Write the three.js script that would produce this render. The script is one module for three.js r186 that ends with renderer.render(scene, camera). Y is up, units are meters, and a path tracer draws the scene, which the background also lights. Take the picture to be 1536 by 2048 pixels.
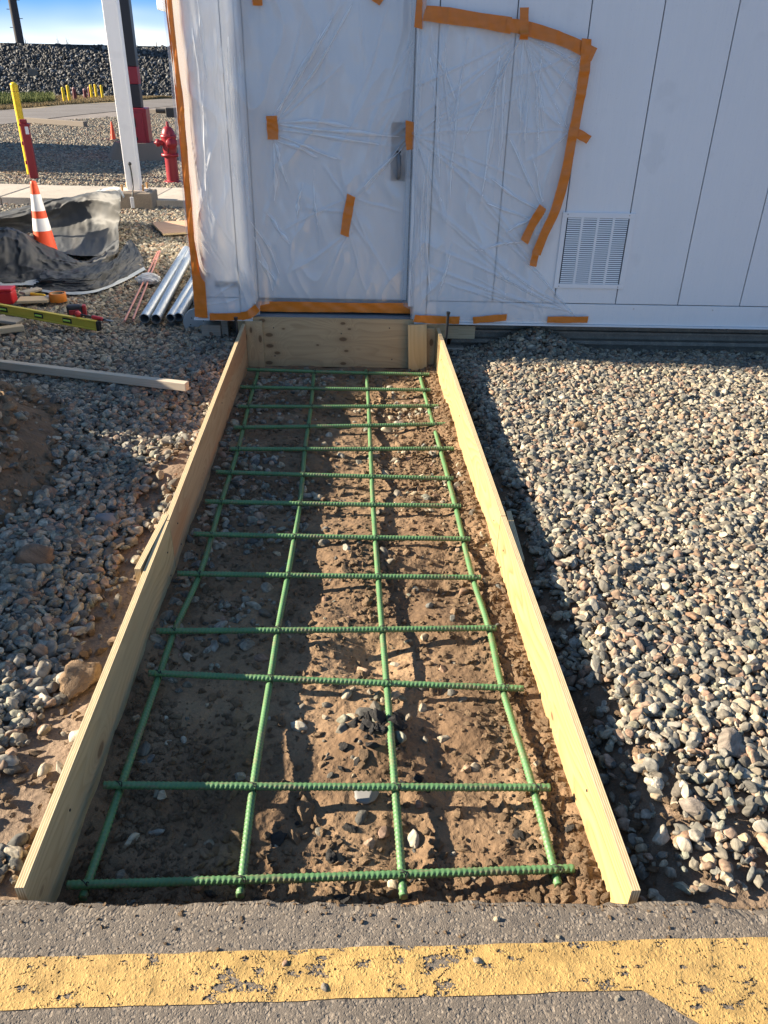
import * as THREE from 'three';
import { mergeGeometries, mergeVertices } from 'three/addons/utils/BufferGeometryUtils.js';
import { RoundedBoxGeometry } from 'three/addons/geometries/RoundedBoxGeometry.js';

// ------------------------------------------------------------------ camera
const scene = new THREE.Scene();
const EYE = 1.47, FOCAL = 1550, CX = 768, CY = 1024, YAW = THREE.MathUtils.degToRad(1.1);
const down = new THREE.Vector3(708 - CX, 3733 - CY, FOCAL).normalize();          // where plumb lines of the photograph meet
const upC = down.clone().negate();
const fwC = new THREE.Vector3(0, 0, 1).addScaledVector(upC, -upC.z).normalize();
const rtC = new THREE.Vector3().crossVectors(fwC, upC); if (rtC.x < 0) rtC.negate();
const toWorld = (x, y, z) => {
  const r = new THREE.Vector3(x, y, z), a = r.dot(rtC), b = r.dot(upC), c = r.dot(fwC);
  return new THREE.Vector3(a * Math.cos(YAW) + c * Math.sin(YAW), b, -(c * Math.cos(YAW) - a * Math.sin(YAW)));
};
const ray = (px, py) => toWorld(px - CX, py - CY, FOCAL);
const atY = (px, py, y = 0) => { const r = ray(px, py), t = (y - EYE) / r.y; return new THREE.Vector3(r.x * t, y, r.z * t); };   // a pixel's point at height y
const atZ = (px, py, z) => { const r = ray(px, py), t = z / r.z; return new THREE.Vector3(r.x * t, EYE + r.y * t, z); };         // a pixel's point on a wall at z
const camera = new THREE.PerspectiveCamera(2 * THREE.MathUtils.radToDeg(Math.atan(1024 / FOCAL)), 0.75, 0.05, 900);
camera.position.set(0, EYE, 0);
camera.quaternion.setFromRotationMatrix(new THREE.Matrix4().makeBasis(toWorld(1, 0, 0), toWorld(0, -1, 0), toWorld(0, 0, -1)));
camera.updateMatrixWorld();

// ------------------------------------------------------------------ sun, sky, exposure
const renderer = new THREE.WebGLRenderer({ antialias: true });
renderer.toneMapping = THREE.LinearToneMapping;
renderer.toneMappingExposure = 3.4;
renderer.shadowMap.enabled = true;
const SUN_EL = THREE.MathUtils.degToRad(22.5), SUN_AZ = THREE.MathUtils.degToRad(10);
const sunDir = new THREE.Vector3(-Math.cos(SUN_EL) * Math.cos(SUN_AZ), Math.sin(SUN_EL), -Math.cos(SUN_EL) * Math.sin(SUN_AZ));
const sun = new THREE.DirectionalLight(new THREE.Color().setRGB(1, 0.87, 0.69), 5);
sun.position.copy(sunDir).multiplyScalar(60); sun.target.position.set(0, 0, -4); sun.castShadow = true;
Object.assign(sun.shadow.camera, { left: -30, right: 30, top: 30, bottom: -30, near: 1, far: 160 });
sun.shadow.mapSize.set(4096, 4096);
scene.add(sun, sun.target);

// ------------------------------------------------------------------ random numbers and noise
let seed = 12345;
const rnd = () => { seed = (seed + 0x6D2B79F5) | 0; let t = Math.imul(seed ^ (seed >>> 15), 1 | seed); t = (t + Math.imul(t ^ (t >>> 7), 61 | t)) ^ t; return ((t ^ (t >>> 14)) >>> 0) / 4294967296; };
const rr = (a, b) => a + (b - a) * rnd();
const gauss = () => (rnd() + rnd() + rnd() + rnd() - 2) * 1.0;
const hash = (x, y, s = 0) => { let h = Math.imul(x | 0, 374761393) ^ Math.imul(y | 0, 668265263) ^ Math.imul(s | 0, 1274126177); h = Math.imul(h ^ (h >>> 13), 1274126177); return ((h ^ (h >>> 16)) >>> 0) / 4294967296; };
const vn = (x, y, s = 0) => { const i = Math.floor(x), j = Math.floor(y), a = x - i, b = y - j, u = a * a * (3 - 2 * a), v = b * b * (3 - 2 * b); return (hash(i, j, s) * (1 - u) + hash(i + 1, j, s) * u) * (1 - v) + (hash(i, j + 1, s) * (1 - u) + hash(i + 1, j + 1, s) * u) * v; };
const fbm = (x, y, o = 4, s = 0) => { let t = 0, a = 0.5, n = 0; for (let k = 0; k < o; k++) { t += a * vn(x, y, s + k); n += a; a *= 0.5; x = x * 2.03 + 7.1; y = y * 2.03 + 3.7; } return t / n; };
const n3 = (x, y, z, s = 0) => (fbm(x + 5 * z, y - 3.1 * z, 2, s) + fbm(y + 11, z * 1.3 - x * 0.7, 2, s + 9)) * 0.5;
const clamp = (x, a = 0, b = 1) => Math.min(b, Math.max(a, x));
const sstep = (a, b, x) => { const t = clamp((x - a) / (b - a)); return t * t * (3 - 2 * t); };
const lerp = (a, b, t) => a + (b - a) * t;

{ // the sky: clear blue with thin streaks of high cloud, denser towards the horizon
  const w = 1024, h = 512, d = new Float32Array(w * h * 4);
  for (let j = 0; j < h; j++) {
    const el = (j + 0.5) / h * Math.PI - Math.PI / 2, e = Math.max(0, Math.sin(el));
    const t = Math.pow(e, 0.42);
    for (let i = 0; i < w; i++) {
      const az = i / w * Math.PI * 2;
      let c = [lerp(0.22, 0.075, t), lerp(0.66, 0.185, t), lerp(1.30, 0.44, t)];
      const wob = 0.02 * fbm(Math.cos(az) * 9 + 20, Math.sin(az) * 9 + 20, 3, 31);
      let cl = (1 - sstep(0.026, 0.076, e + wob * 1.6)) * (0.5 + 0.8 * fbm(Math.cos(az) * 14 + 50, Math.sin(az) * 14 + el * 160, 3, 35));
      cl += 0.3 * sstep(0.42, 0.8, fbm(Math.cos(az) * 3 / (e + 0.15) + 40, Math.sin(az) * 3 / (e + 0.15) + 60, 5, 41)) * sstep(0.09, 0.2, e);
      cl = clamp(cl);
      const o = (j * w + i) * 4;
      if (el < 0) c = [0.16, 0.14, 0.12];
      else c = [lerp(c[0], 1.28, cl), lerp(c[1], 1.38, cl), lerp(c[2], 1.46, cl)];
      d[o] = c[0]; d[o + 1] = c[1]; d[o + 2] = c[2]; d[o + 3] = 1;
    }
  }
  const sky = new THREE.DataTexture(d, w, h, THREE.RGBAFormat, THREE.FloatType);
  sky.mapping = THREE.EquirectangularReflectionMapping; sky.colorSpace = THREE.LinearSRGBColorSpace;
  sky.magFilter = sky.minFilter = THREE.LinearFilter; sky.wrapS = THREE.RepeatWrapping; sky.needsUpdate = true;
  scene.background = sky; scene.environment = sky; scene.backgroundIntensity = 0.28; scene.environmentIntensity = 0.28;
}

// ------------------------------------------------------------------ naming helpers
const taken = {};
const numbered = (n) => { const k = taken[n] = (taken[n] ?? -1) + 1; return k ? n + '_' + String(k).padStart(3, '0') : n; };
const shade = (o) => { o.traverse((m) => { if (m.isMesh) { m.castShadow = true; m.receiveShadow = true; } }); return o; };
function thing(name, label, category, pos = [0, 0, 0], turn = 0, group) {
  const o = new THREE.Group(); o.name = numbered(name); o.position.set(...pos); o.rotation.y = turn;
  o.userData = { label, category }; if (group) o.userData.group = group; scene.add(o); return o;
}
function part(parent, name, geo, mat) { const m = new THREE.Mesh(geo, mat); m.name = name; m.castShadow = m.receiveShadow = true; parent.add(m); return m; }
function solo(name, geo, mat, label, category, group) { const m = new THREE.Mesh(geo, mat); m.name = numbered(name); m.userData = { label, category }; if (group) m.userData.group = group; m.castShadow = m.receiveShadow = true; scene.add(m); return m; }
function structure(name, geo, mat) { const m = geo ? new THREE.Mesh(geo, mat) : new THREE.Group(); m.name = name; m.userData = { kind: 'structure' }; m.castShadow = m.receiveShadow = true; scene.add(m); return m; }

// ------------------------------------------------------------------ textures and materials
function dataTex(w, h, fn, { srgb = true, sx = 1, sy = 1 } = {}) {        // fn(x, y) -> [r,g,b] 0..1 ; the picture covers sx by sy metres
  const d = new Uint8Array(w * h * 4);
  for (let j = 0; j < h; j++) for (let i = 0; i < w; i++) { const c = fn(i, j), o = (j * w + i) * 4; d[o] = clamp(c[0]) * 255; d[o + 1] = clamp(c[1]) * 255; d[o + 2] = clamp(c[2]) * 255; d[o + 3] = 255; }
  const t = new THREE.DataTexture(d, w, h); t.colorSpace = srgb ? THREE.SRGBColorSpace : THREE.NoColorSpace;
  t.wrapS = t.wrapT = THREE.RepeatWrapping; t.magFilter = THREE.LinearFilter; t.minFilter = THREE.LinearMipmapLinearFilter; t.generateMipmaps = true; t.repeat.set(1 / sx, 1 / sy); t.needsUpdate = true; return t;
}
const S = (v) => v <= 0.0031308 ? v * 12.92 : 1.055 * Math.pow(v, 1 / 2.4) - 0.055;       // linear to sRGB
const L3 = (r, g, b) => [S(r), S(g), S(b)];
const mix3 = (a, b, t) => [lerp(a[0], b[0], t), lerp(a[1], b[1], t), lerp(a[2], b[2], t)];
const rgb = (r, g, b) => new THREE.Color().setRGB(r, g, b);
const plain = (r, g, b, rough = 0.6, o = {}) => new THREE.MeshStandardMaterial({ color: rgb(r, g, b), roughness: rough, ...o });
// wrapping noise for tiles
const tn = (x, y, px, py, s) => { const i = Math.floor(x), j = Math.floor(y), a = x - i, b = y - j, u = a * a * (3 - 2 * a), v = b * b * (3 - 2 * b), m = (q, n) => ((q % n) + n) % n; const i0 = m(i, px), i1 = m(i + 1, px), j0 = m(j, py), j1 = m(j + 1, py); return (hash(i0, j0, s) * (1 - u) + hash(i1, j0, s) * u) * (1 - v) + (hash(i0, j1, s) * (1 - u) + hash(i1, j1, s) * u) * v; };
const tfbm = (x, y, n, o, s) => { let t = 0, a = 0.5, k = n, w = 0; for (let q = 0; q < o; q++) { t += a * tn(x * k, y * k, k, k, s + q); w += a; a *= 0.5; k *= 2; } return t / w; };

// wood: streaks along x, growth rings drawn out, knots where given (metres on the face)
function woodTex(W, H, { s = 1, light = [0.60, 0.45, 0.25], dark = [0.44, 0.29, 0.13], rings = 46, knots = [], stain = null, ppm = 640, wave = 1 }) {
  const w = Math.min(2048, Math.round(W * ppm)), h = Math.max(32, Math.round(H * ppm));
  return dataTex(w, h, (i, j) => {
    const x = i / w * W, y = j / h * H;
    let q = y * rings + wave * 5 * fbm(x * 0.9 + s, y * 3.2 + s, 3, s) + wave * 3.0 * fbm(x * 2.2 + s, y * 9, 2, s + 5);
    let kn = 0, core = 0;
    for (const [kx, ky, kr, kd = 1] of knots) {
      const dx = (x - kx) / 1.9, dy = y - ky, dd = Math.hypot(dx, dy) / kr;
      q += 5.5 * Math.exp(-dd * dd * 0.35) * kd; kn = Math.max(kn, Math.exp(-dd * dd * 0.9) * 0.75 * kd); core = Math.max(core, (1 - sstep(0.45, 0.75, dd)) * kd);
    }
    const f = q - Math.floor(q), ring = Math.pow(f, 2.2) * (1 - sstep(0.86, 1, f));
    const fib = fbm(x * 14, y * 420, 2, s + 11), wide = fbm(x * 1.3 + 3, y * 14, 3, s + 17);
    let c = mix3(light, dark, clamp(0.16 + ring * 0.75 * (0.35 + wide) + (fib - 0.5) * 0.4));
    if (stain) c = mix3(c, stain, sstep(0.42, 0.75, fbm(x * 1.4 + 9, y * 12, 3, s + 23)) * 0.65);
    c = mix3(c, [0.20, 0.10, 0.04], kn * 0.55); c = mix3(c, [0.09, 0.045, 0.02], core * 0.75);
    const g = 0.9 + 0.2 * fbm(x * 5, y * 60, 2, s + 29);
    return L3(c[0] * g, c[1] * g, c[2] * g);
  }, { sx: W, sy: H });
}
const plyEdge = dataTex(512, 32, (i, j) => {                                      // laid plies seen on a cut edge, 19 mm over 7 plies
  const f = j / 32 * 7, k = Math.floor(f), e = Math.abs(f - k - 0.5) * 2;
  const n = fbm(i * 0.06, j * 0.5, 3, 71), c = k % 2 ? [0.44, 0.31, 0.165] : [0.62, 0.49, 0.29];
  const g = (0.7 + 0.6 * n) * (1 - 0.4 * sstep(0.86, 1, e));
  return L3(c[0] * g, c[1] * g, c[2] * g);
}, { sx: 0.6, sy: 0.019 });
const wood = (tex, rough = 0.75) => new THREE.MeshStandardMaterial({ map: tex, roughness: rough, bumpMap: tex, bumpScale: 0.0006 });
const plyEdgeMat = wood(plyEdge, 0.8);

// speckled mineral skin for stones
const speck = dataTex(128, 128, (i, j) => { const a = tfbm(i / 128, j / 128, 6, 4, 3), b = hash(i, j, 7); const g = 0.82 + 0.34 * (a - 0.5) * 2 * 0.7 + (b - 0.5) * 0.14; return [g, g, g]; }, { srgb: true });
const stoneMat = new THREE.MeshStandardMaterial({ map: speck, roughness: 0.88, bumpMap: speck, bumpScale: 0.002 });

// earth
function earthTex(n, size, A, B, C, s, pale = 0.05) {
  return dataTex(n, n, (i, j) => {
    const u = i / n, v = j / n, a = tfbm(u, v, 5, 5, s), b = tfbm(u, v, 40, 3, s + 9), c = hash(i, j, s + 31);
    let k = mix3(A, B, clamp((a - 0.3) * 2.2)); k = mix3(k, C, sstep(0.55, 0.8, b) * 0.6);
    const g = 0.78 + 0.44 * c * 0.6 + (b - 0.5) * 0.3 + (c > 1 - pale ? 0.35 : 0);
    return L3(k[0] * g, k[1] * g, k[2] * g);
  }, { sx: size, sy: size });
}
const earthBump = dataTex(1024, 1024, (i, j) => { const u = i / 1024, v = j / 1024; const b = 0.55 * tfbm(u, v, 24, 4, 91) + 0.35 * Math.pow(tfbm(u, v, 90, 2, 95), 1.5) + 0.1 * hash(i, j, 5); return [b, b, b]; }, { srgb: false, sx: 1.1, sy: 1.1 });
const dirtMat = new THREE.MeshStandardMaterial({ map: earthTex(1024, 1.1, [0.19, 0.117, 0.063], [0.30, 0.197, 0.112], [0.10, 0.061, 0.034], 51), roughness: 0.96, bumpMap: earthBump, bumpScale: 0.011, vertexColors: true });
const subsoilMat = new THREE.MeshStandardMaterial({ map: earthTex(512, 0.9, [0.17, 0.12, 0.08], [0.25, 0.175, 0.115], [0.11, 0.076, 0.05], 61), roughness: 0.97, bumpMap: earthBump, bumpScale: 0.012 });
const clodMat = plain(0.225, 0.149, 0.085, 0.97, { bumpMap: earthBump, bumpScale: 0.006 });
const blackClodMat = plain(0.03, 0.028, 0.026, 0.9, { bumpMap: earthBump, bumpScale: 0.006 });

const white = (r = 0.78, g = 0.79, b = 0.80) => plain(r, g, b, 0.45);
const steelDark = plain(0.05, 0.05, 0.052, 0.5, { metalness: 0.6 });

// ------------------------------------------------------------------ stone shapes
function stoneShape(k, round) {
  const g = mergeVertices(new THREE.IcosahedronGeometry(1, 4).deleteAttribute('uv').deleteAttribute('normal'));
  const p = g.attributes.position, planes = [];
  for (let i = 0; i < 11; i++) { const z = rr(-1, 1), a = rr(0, 6.283), q = Math.sqrt(1 - z * z); planes.push([q * Math.cos(a), z, q * Math.sin(a), rr(round ? 0.68 : 0.46, 0.92)]); }
  for (let i = 0; i < p.count; i++) {
    let x = p.getX(i), y = p.getY(i), z = p.getZ(i);
    const m = 1 + (n3(x * 0.8 + k * 7, y * 0.8, z * 0.8, 100 + k) - 0.5) * 0.55; x *= m; y *= m; z *= m;
    for (const [a, b, c, d] of planes) { const t = a * x + b * y + c * z - d; if (t > 0) { const f = round ? 0.85 : 0.98; x -= a * t * f; y -= b * t * f; z -= c * t * f; } }
    const m2 = 1 + (n3(x * 3 + k, y * 3, z * 3, 300 + k) - 0.5) * 0.08;
    p.setXYZ(i, x * m2, y * m2, z * m2);
  }
  g.computeVertexNormals();
  const uv = new Float32Array(p.count * 2);
  for (let i = 0; i < p.count; i++) { uv[2 * i] = p.getX(i) * 0.45 + p.getY(i) * 0.2 + k * 0.13; uv[2 * i + 1] = p.getZ(i) * 0.45 + p.getY(i) * 0.25 + k * 0.29; }
  g.setAttribute('uv', new THREE.BufferAttribute(uv, 2));
  return g;
}
const stoneGeos = []; for (let k = 0; k < 10; k++) stoneGeos.push(stoneShape(k, k < 4));
const stonePalette = [[0.30, 0.28, 0.245], [0.35, 0.32, 0.27], [0.23, 0.225, 0.205], [0.43, 0.36, 0.27], [0.38, 0.27, 0.20], [0.30, 0.30, 0.245], [0.50, 0.45, 0.37], [0.15, 0.145, 0.135], [0.36, 0.24, 0.18], [0.40, 0.375, 0.33], [0.25, 0.225, 0.19], [0.46, 0.40, 0.31], [0.20, 0.19, 0.175]];
const stoneColor = () => { const c = stonePalette[Math.floor(rnd() * stonePalette.length)], g = rr(0.75, 1.3), t = rr(-0.015, 0.015); return rgb((c[0] + t) * g * 1.04, c[1] * g, (c[2] - t) * g * 0.9); };
const lumpGeos = []; for (let k = 0; k < 4; k++) { const g = stoneShape(20 + k, false); const p = g.attributes.position; for (let i = 0; i < p.count; i++) { const x = p.getX(i), y = p.getY(i), z = p.getZ(i), m = 1 + (n3(x * 2.4 + k, y * 2.4, z * 2.4, 700 + k) - 0.5) * 0.9; p.setXYZ(i, x * m, y * m, z * m); } g.computeVertexNormals(); lumpGeos.push(g); }
const dummy = new THREE.Object3D();
function scatter(parent, name, geos, mat, list, colour) {               // list of [x, y, z, sx, sy, sz, rx, ry, rz]; one instanced mesh per shape
  geos.forEach((g, k) => {
    const mine = list.filter((_, i) => i % geos.length === k); if (!mine.length) return;
    const im = new THREE.InstancedMesh(g, mat, mine.length); im.name = name; im.userData = { kind: 'stuff' }; im.castShadow = im.receiveShadow = true;
    mine.forEach((e, i) => { dummy.position.set(e[0], e[1], e[2]); dummy.scale.set(e[3], e[4], e[5]); dummy.rotation.set(e[6], e[7], e[8], 'YXZ'); dummy.updateMatrix(); im.setMatrixAt(i, dummy.matrix); if (colour) im.setColorAt(i, colour(e)); });
    parent.add(im);
  });
}
const stoneEntry = (x, y, z, r) => { const a = rr(0.95, 1.75), b = rr(0.5, 0.95); return [x, y + r * b * 0.25, z, r * a, r * b, r * rr(0.75, 1.2), gauss() * 0.75, rr(0, 6.283), gauss() * 0.75]; };

// ------------------------------------------------------------------ the form's plan: inner faces of the two side boards
const ZN = -1.02, ZF = -4.74, ZE = -0.985;                    // near and far end of the form, edge of the asphalt
const formL = (z) => lerp(-0.700, -0.790, (z + 1.02) / (-4.72 + 1.02));
const formR = (z) => lerp(0.548, 0.388, (z + 1.02) / (-4.72 + 1.02));
const topL = (z) => 0.004 + 0.085 * sstep(-1.4, -4.74, z) ;
const T = 0.019;
const segDist = (x, z, x0, z0, x1, z1) => { const dx = x1 - x0, dz = z1 - z0, t = clamp(((x - x0) * dx + (z - z0) * dz) / (dx * dx + dz * dz)); return Math.hypot(x - x0 - t * dx, z - z0 - t * dz); };

function pileH(x, z) {                                       // heap of dug soil beside the form
  const w = sstep(-1.35, -1.95, z) * sstep(-3.85, -3.45, z);
  const m = ((0.58 - 0.2 * Math.exp(-Math.pow((z + 3.38) / 0.16, 2))) * Math.exp(-Math.pow((x + 2.4) / 0.55, 2)) + 0.13 * Math.exp(-Math.pow((x + 1.72) / 0.27, 2) - Math.pow((z + 3.1) / 0.42, 2)) + 0.11 * Math.exp(-Math.pow((x + 1.58) / 0.24, 2) - Math.pow((z + 2.72) / 0.3, 2))) * w + 0.84 * Math.exp(-Math.pow((x + 2.95) / 0.4, 2)) * sstep(-3.3, -3.75, z) * sstep(-4.6, -4.3, z);  // notch and out-of-view crest are shaped for the shade they throw
  return m * (0.85 + 0.3 * fbm(x * 3, z * 3, 3, 201));
}
function gravelH(x, z) {
  let h = -0.035 + 0.035 * (fbm(x * 1.6 + 4, z * 1.6, 3, 211) - 0.5);
  if (x > 0) {
    const d = x - formR(z) - T;
    h -= 0.10 * Math.exp(-(d * d) / 0.009) * sstep(-4.6, -4.2, z) * (0.6 + 0.8 * fbm(z * 2.5, 4, 2, 213));
    h += 0.15 * Math.exp(-Math.pow((x - 1.02) / 0.26, 2) - Math.pow((z + 4.86) / 0.2, 2)) - 0.055 * sstep(-4.25, -4.7, z);
    h -= 0.02 * sstep(-1.5, -1.1, z);
  } else {
    const d = formL(z) - T - x;
    h -= 0.075 * Math.exp(-Math.pow((d - 0.16) / 0.2, 2)) * sstep(-1.25, -1.7, z) * sstep(-4.3, -3.6, z);
    h += 0.085 * Math.exp(-Math.pow((d - 0.13) / 0.15, 2) - Math.pow((z + 3.12) / 0.28, 2));
    h += 0.05 * Math.exp(-Math.pow((x + 1.0) / 0.3, 2) - Math.pow((z + 1.75) / 0.2, 2));
    h += pileH(x, z);
    h -= 0.03 * Math.exp(-Math.pow((x + 1.35) / 0.3, 2) - Math.pow((z + 2.6) / 0.4, 2));
  }
  return h;
}
function dirtH(x, z) {
  const u = (x - formL(z)) / (formR(z) - formL(z));
  let h = -0.19 + 0.05 * (fbm(x * 2.6 + 9, z * 2.6, 3, 221) - 0.5) + 0.032 * (fbm(x * 7, z * 7, 3, 231) - 0.5);
  h += 0.007 * (fbm(x * 44, z * 44, 3, 241) - 0.5) + 0.006 * Math.pow(1 - Math.abs(2 * fbm(x * 6 + 2, z * 6, 3, 245) - 1), 3) * sstep(0.45, 0.6, fbm(x * 3, z * 3, 2, 247));
  h += 0.035 * sstep(0.86, 1, u) + 0.012 * (1 - sstep(0, 0.1, u));
  for (const [a, b, r, d] of [[0.02, -1.95, 0.10, 0.05], [-0.02, -4.25, 0.1, 0.045], [-0.2, -3.9, 0.12, 0.03], [0.2, -1.52, 0.1, 0.02], [0.1, -1.25, 0.06, 0.025]]) h -= d * Math.exp(-((x - a) ** 2 + (z - b) ** 2) / (r * r));
  for (const [a, b, r, d] of [[0.3, -1.62, 0.14, 0.035], [0.05, -1.62, 0.08, 0.03], [-0.08, -2.5, 0.12, 0.03], [0.28, -2.15, 0.12, 0.03]]) h += d * Math.exp(-((x - a) ** 2 + (z - b) ** 2) / (r * r));
  return h;
}
function sheet(nx, nz, xf, zf, yf, colf) {                   // a height sheet; xf(u, z), zf(v), uv in metres
  const g = new THREE.BufferGeometry(), P = [], U = [], I = [], C = [];
  for (let j = 0; j <= nz; j++) for (let i = 0; i <= nx; i++) { const z = zf(j / nz), x = xf(i / nx, z); P.push(x, yf(x, z), z); U.push(x, -z); if (colf) C.push(...colf(x, z)); }
  for (let j = 0; j < nz; j++) for (let i = 0; i < nx; i++) { const a = j * (nx + 1) + i, b = a + 1, c = a + nx + 1, d = c + 1; I.push(a, b, d, a, d, c); }
  g.setAttribute('position', new THREE.Float32BufferAttribute(P, 3)); g.setAttribute('uv', new THREE.Float32BufferAttribute(U, 2)); if (colf) g.setAttribute('color', new THREE.Float32BufferAttribute(C, 3));
  g.setIndex(I); g.computeVertexNormals();
  if (g.attributes.normal.getY(0) < 0) { for (let i = 0; i < I.length; i += 3) { const t = I[i + 1]; I[i + 1] = I[i + 2]; I[i + 2] = t; } g.setIndex(I); g.computeVertexNormals(); }
  return g;
}

// ------------------------------------------------------------------ ground
const XL = -5, XR = 5, ZB = -7;
const ground = structure('ground', null);
{
  const base = (x, z) => gravelH(x, z) - 0.012 + 0.012 * (fbm(x * 24, z * 24, 2, 251) - 0.5);
  const left = sheet(210, 240, (u, z) => lerp(XL, formL(z) - T - 0.001, u), (v) => lerp(ZE - 0.005, ZB, v), base);
  const right = sheet(210, 240, (u, z) => lerp(formR(z) + T + 0.001, XR, u), (v) => lerp(ZE - 0.005, ZB, v), base);
  const back = sheet(8, 8, (u, z) => lerp(formL(z) - T, formR(z) + T, u), (v) => lerp(-4.80, ZB, v), () => -0.06);
  const far = mergeGeometries([
    sheet(2, 2, (u) => lerp(-260, XL, u), (v) => lerp(ZE - 0.005, ZB, v), () => -0.05),
    sheet(2, 2, (u) => lerp(XR, 260, u), (v) => lerp(ZE - 0.005, ZB, v), () => -0.05),
    sheet(4, 8, (u) => lerp(-260, 260, u), (v) => lerp(ZB, -420, v), () => -0.05)]);
  part(ground, 'soil', mergeGeometries([left, right, back]), subsoilMat);
  const farMat = new THREE.MeshStandardMaterial({ map: earthTex(512, 1.7, [0.17, 0.145, 0.125], [0.24, 0.205, 0.18], [0.11, 0.09, 0.08], 81, 0.12), roughness: 0.95 });
  part(ground, 'far_soil', far, farMat);
  const dirt = sheet(240, 700, (u, z) => lerp(formL(z) - 0.001, formR(z) + 0.001, u), (v) => lerp(ZE - 0.004, -4.80, v), dirtH,
    (x, z) => { const w = sstep(0.35, 0.7, fbm(x * 2.2 + 31, z * 2.2, 3, 261) + 0.12 * (fbm(x * 16, z * 16, 2, 262) - 0.5)); const k = lerp(1.08, 0.68, w); return [k, k * lerp(1, 0.97, w), k * lerp(1, 0.94, w)]; });
  part(ground, 'dirt_bed', dirt, dirtMat);
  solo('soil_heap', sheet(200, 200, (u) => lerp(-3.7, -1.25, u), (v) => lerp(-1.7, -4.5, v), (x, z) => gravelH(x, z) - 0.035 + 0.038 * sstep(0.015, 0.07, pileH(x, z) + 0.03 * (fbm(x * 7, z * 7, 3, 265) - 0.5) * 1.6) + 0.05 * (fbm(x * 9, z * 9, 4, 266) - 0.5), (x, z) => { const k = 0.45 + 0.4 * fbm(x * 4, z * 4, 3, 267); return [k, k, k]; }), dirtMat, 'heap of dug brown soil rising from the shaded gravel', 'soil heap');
}
// ------------------------------------------------------------------ loose stones
const stones = [];
const inFrame = (x, y, z) => { const v = new THREE.Vector3(x, y, z).project(camera); return v.z < 1 && Math.abs(v.x) < 1.15 && Math.abs(v.y) < 1.12; };
function bareRight(x, z) { return sstep(0.5, 0.66, fbm(x * 3.2 + 2, z * 3.2, 3, 271) + 0.14 * sstep(-1.55, -1.1, z) - 0.16 * sstep(-1.9, -3.2, z)); }
function bareLeft(x, z) {
  const d = formL(z) - T - x;
  let b = 0.93 * sstep(0.03, 0.075, pileH(x, z) + 0.06 * (fbm(x * 5, z * 5, 3, 285) - 0.5)) + 0.97 * Math.exp(-Math.pow((d - 0.07) / 0.13, 4)) * sstep(-1.02, -1.15, z) * sstep(-3.5, -3.0, z) * sstep(0.34, 0.48, fbm(x * 3, z * 2.1 + 0.6, 3, 281));
  b += 0.5 * sstep(0.6, 0.75, fbm(x * 3.1 + 8, z * 3.1, 3, 291));
  return clamp(b);
}
function sow(x0, x1, z0, z1, perM2, rmin, rmax, keep) {
  const n = Math.round((x1 - x0) * (z1 - z0) * perM2);
  for (let i = 0; i < n; i++) {
    const x = rr(x0, x1), z = rr(z0, z1), q = rnd(), r = lerp(rmin, rmax, Math.pow(rnd(), 1.7));
    const y = keep(x, z, q); if (y === null) continue;
    stones.push(stoneEntry(x, y + rr(-0.004, 0.012), z, r));
  }
}
sow(0.4, 3.2, -4.84, -1.03, 6300, 0.006, 0.0198, (x, z, q) => { const d = x - formR(z) - T; if (d < 0.014 || (d < 0.09 && q < 0.85 * sstep(0.35, 0.55, fbm(z * 4, x * 3, 2, 275))) || !inFrame(x, 0, z) || q < bareRight(x, z) * 0.72) return null; return gravelH(x, z); });
sow(-2.9, -0.6, -6.0, -1.03, 4700, 0.0065, 0.0225, (x, z, q) => { if (formL(z) - T - x < 0.016 || !inFrame(x, 0, z) || q < bareLeft(x, z)) return null; return gravelH(x, z); });
sow(-4.4, -0.9, -9.9, -6.0, 2300, 0.011, 0.024, (x, z) => (inFrame(x, 0, z) ? gravelH(x, Math.max(z, -6.9)) : null));
sow(-8.5, -1.0, -16.5, -11.2, 1500, 0.011, 0.024, (x, z) => (inFrame(x, 0, z) ? -0.05 : null));
sow(-15, -2.5, -32, -16.5, 560, 0.014, 0.032, (x, z) => (inFrame(x, 0, z) && z > -23.2 - (x + 10.2) * 2.6 ? -0.055 : null));
// gravel lying on the dirt inside the form
const formStones = [];
for (let i = 0; i < 5200; i++) {
  const z = rr(-4.7, -1.08), u = rnd(), x = lerp(formL(z) + 0.02, formR(z) - 0.02, u);
  let p = 0.065 + 1.3 * (1 - sstep(0.12, 0.5, u)) * sstep(0.36, 0.55, fbm(x * 2.6 + 5, z * 1.7, 3, 301)) * sstep(-1.4, -2.1, z) + 0.55 * sstep(-2.7, -3.3, z) * sstep(0.55, 0.8, u) * sstep(0.45, 0.6, fbm(x * 5, z * 4, 2, 305));
  p += 0.9 * Math.exp(-((x + 0.5) ** 2 + (z + 4.45) ** 2) / 0.03) + 0.45 * Math.exp(-((x + 0.02) ** 2 + (z + 1.72) ** 2) / 0.02);
  if (rnd() > p) continue;
  const r = lerp(0.005, 0.024, Math.pow(rnd(), 2.0));
  formStones.push(stoneEntry(x, dirtH(x, z) - r * 0.12, z, r));
}
const nearStones = []; const shown = (e) => { const v = new THREE.Vector3(e[0], e[1], e[2]), d = v.distanceTo(camera.position); v.project(camera); return Math.abs(v.x) < 1 && Math.abs(v.y) < 1 ? (e[3] + e[5]) / d : 0; };
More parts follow.
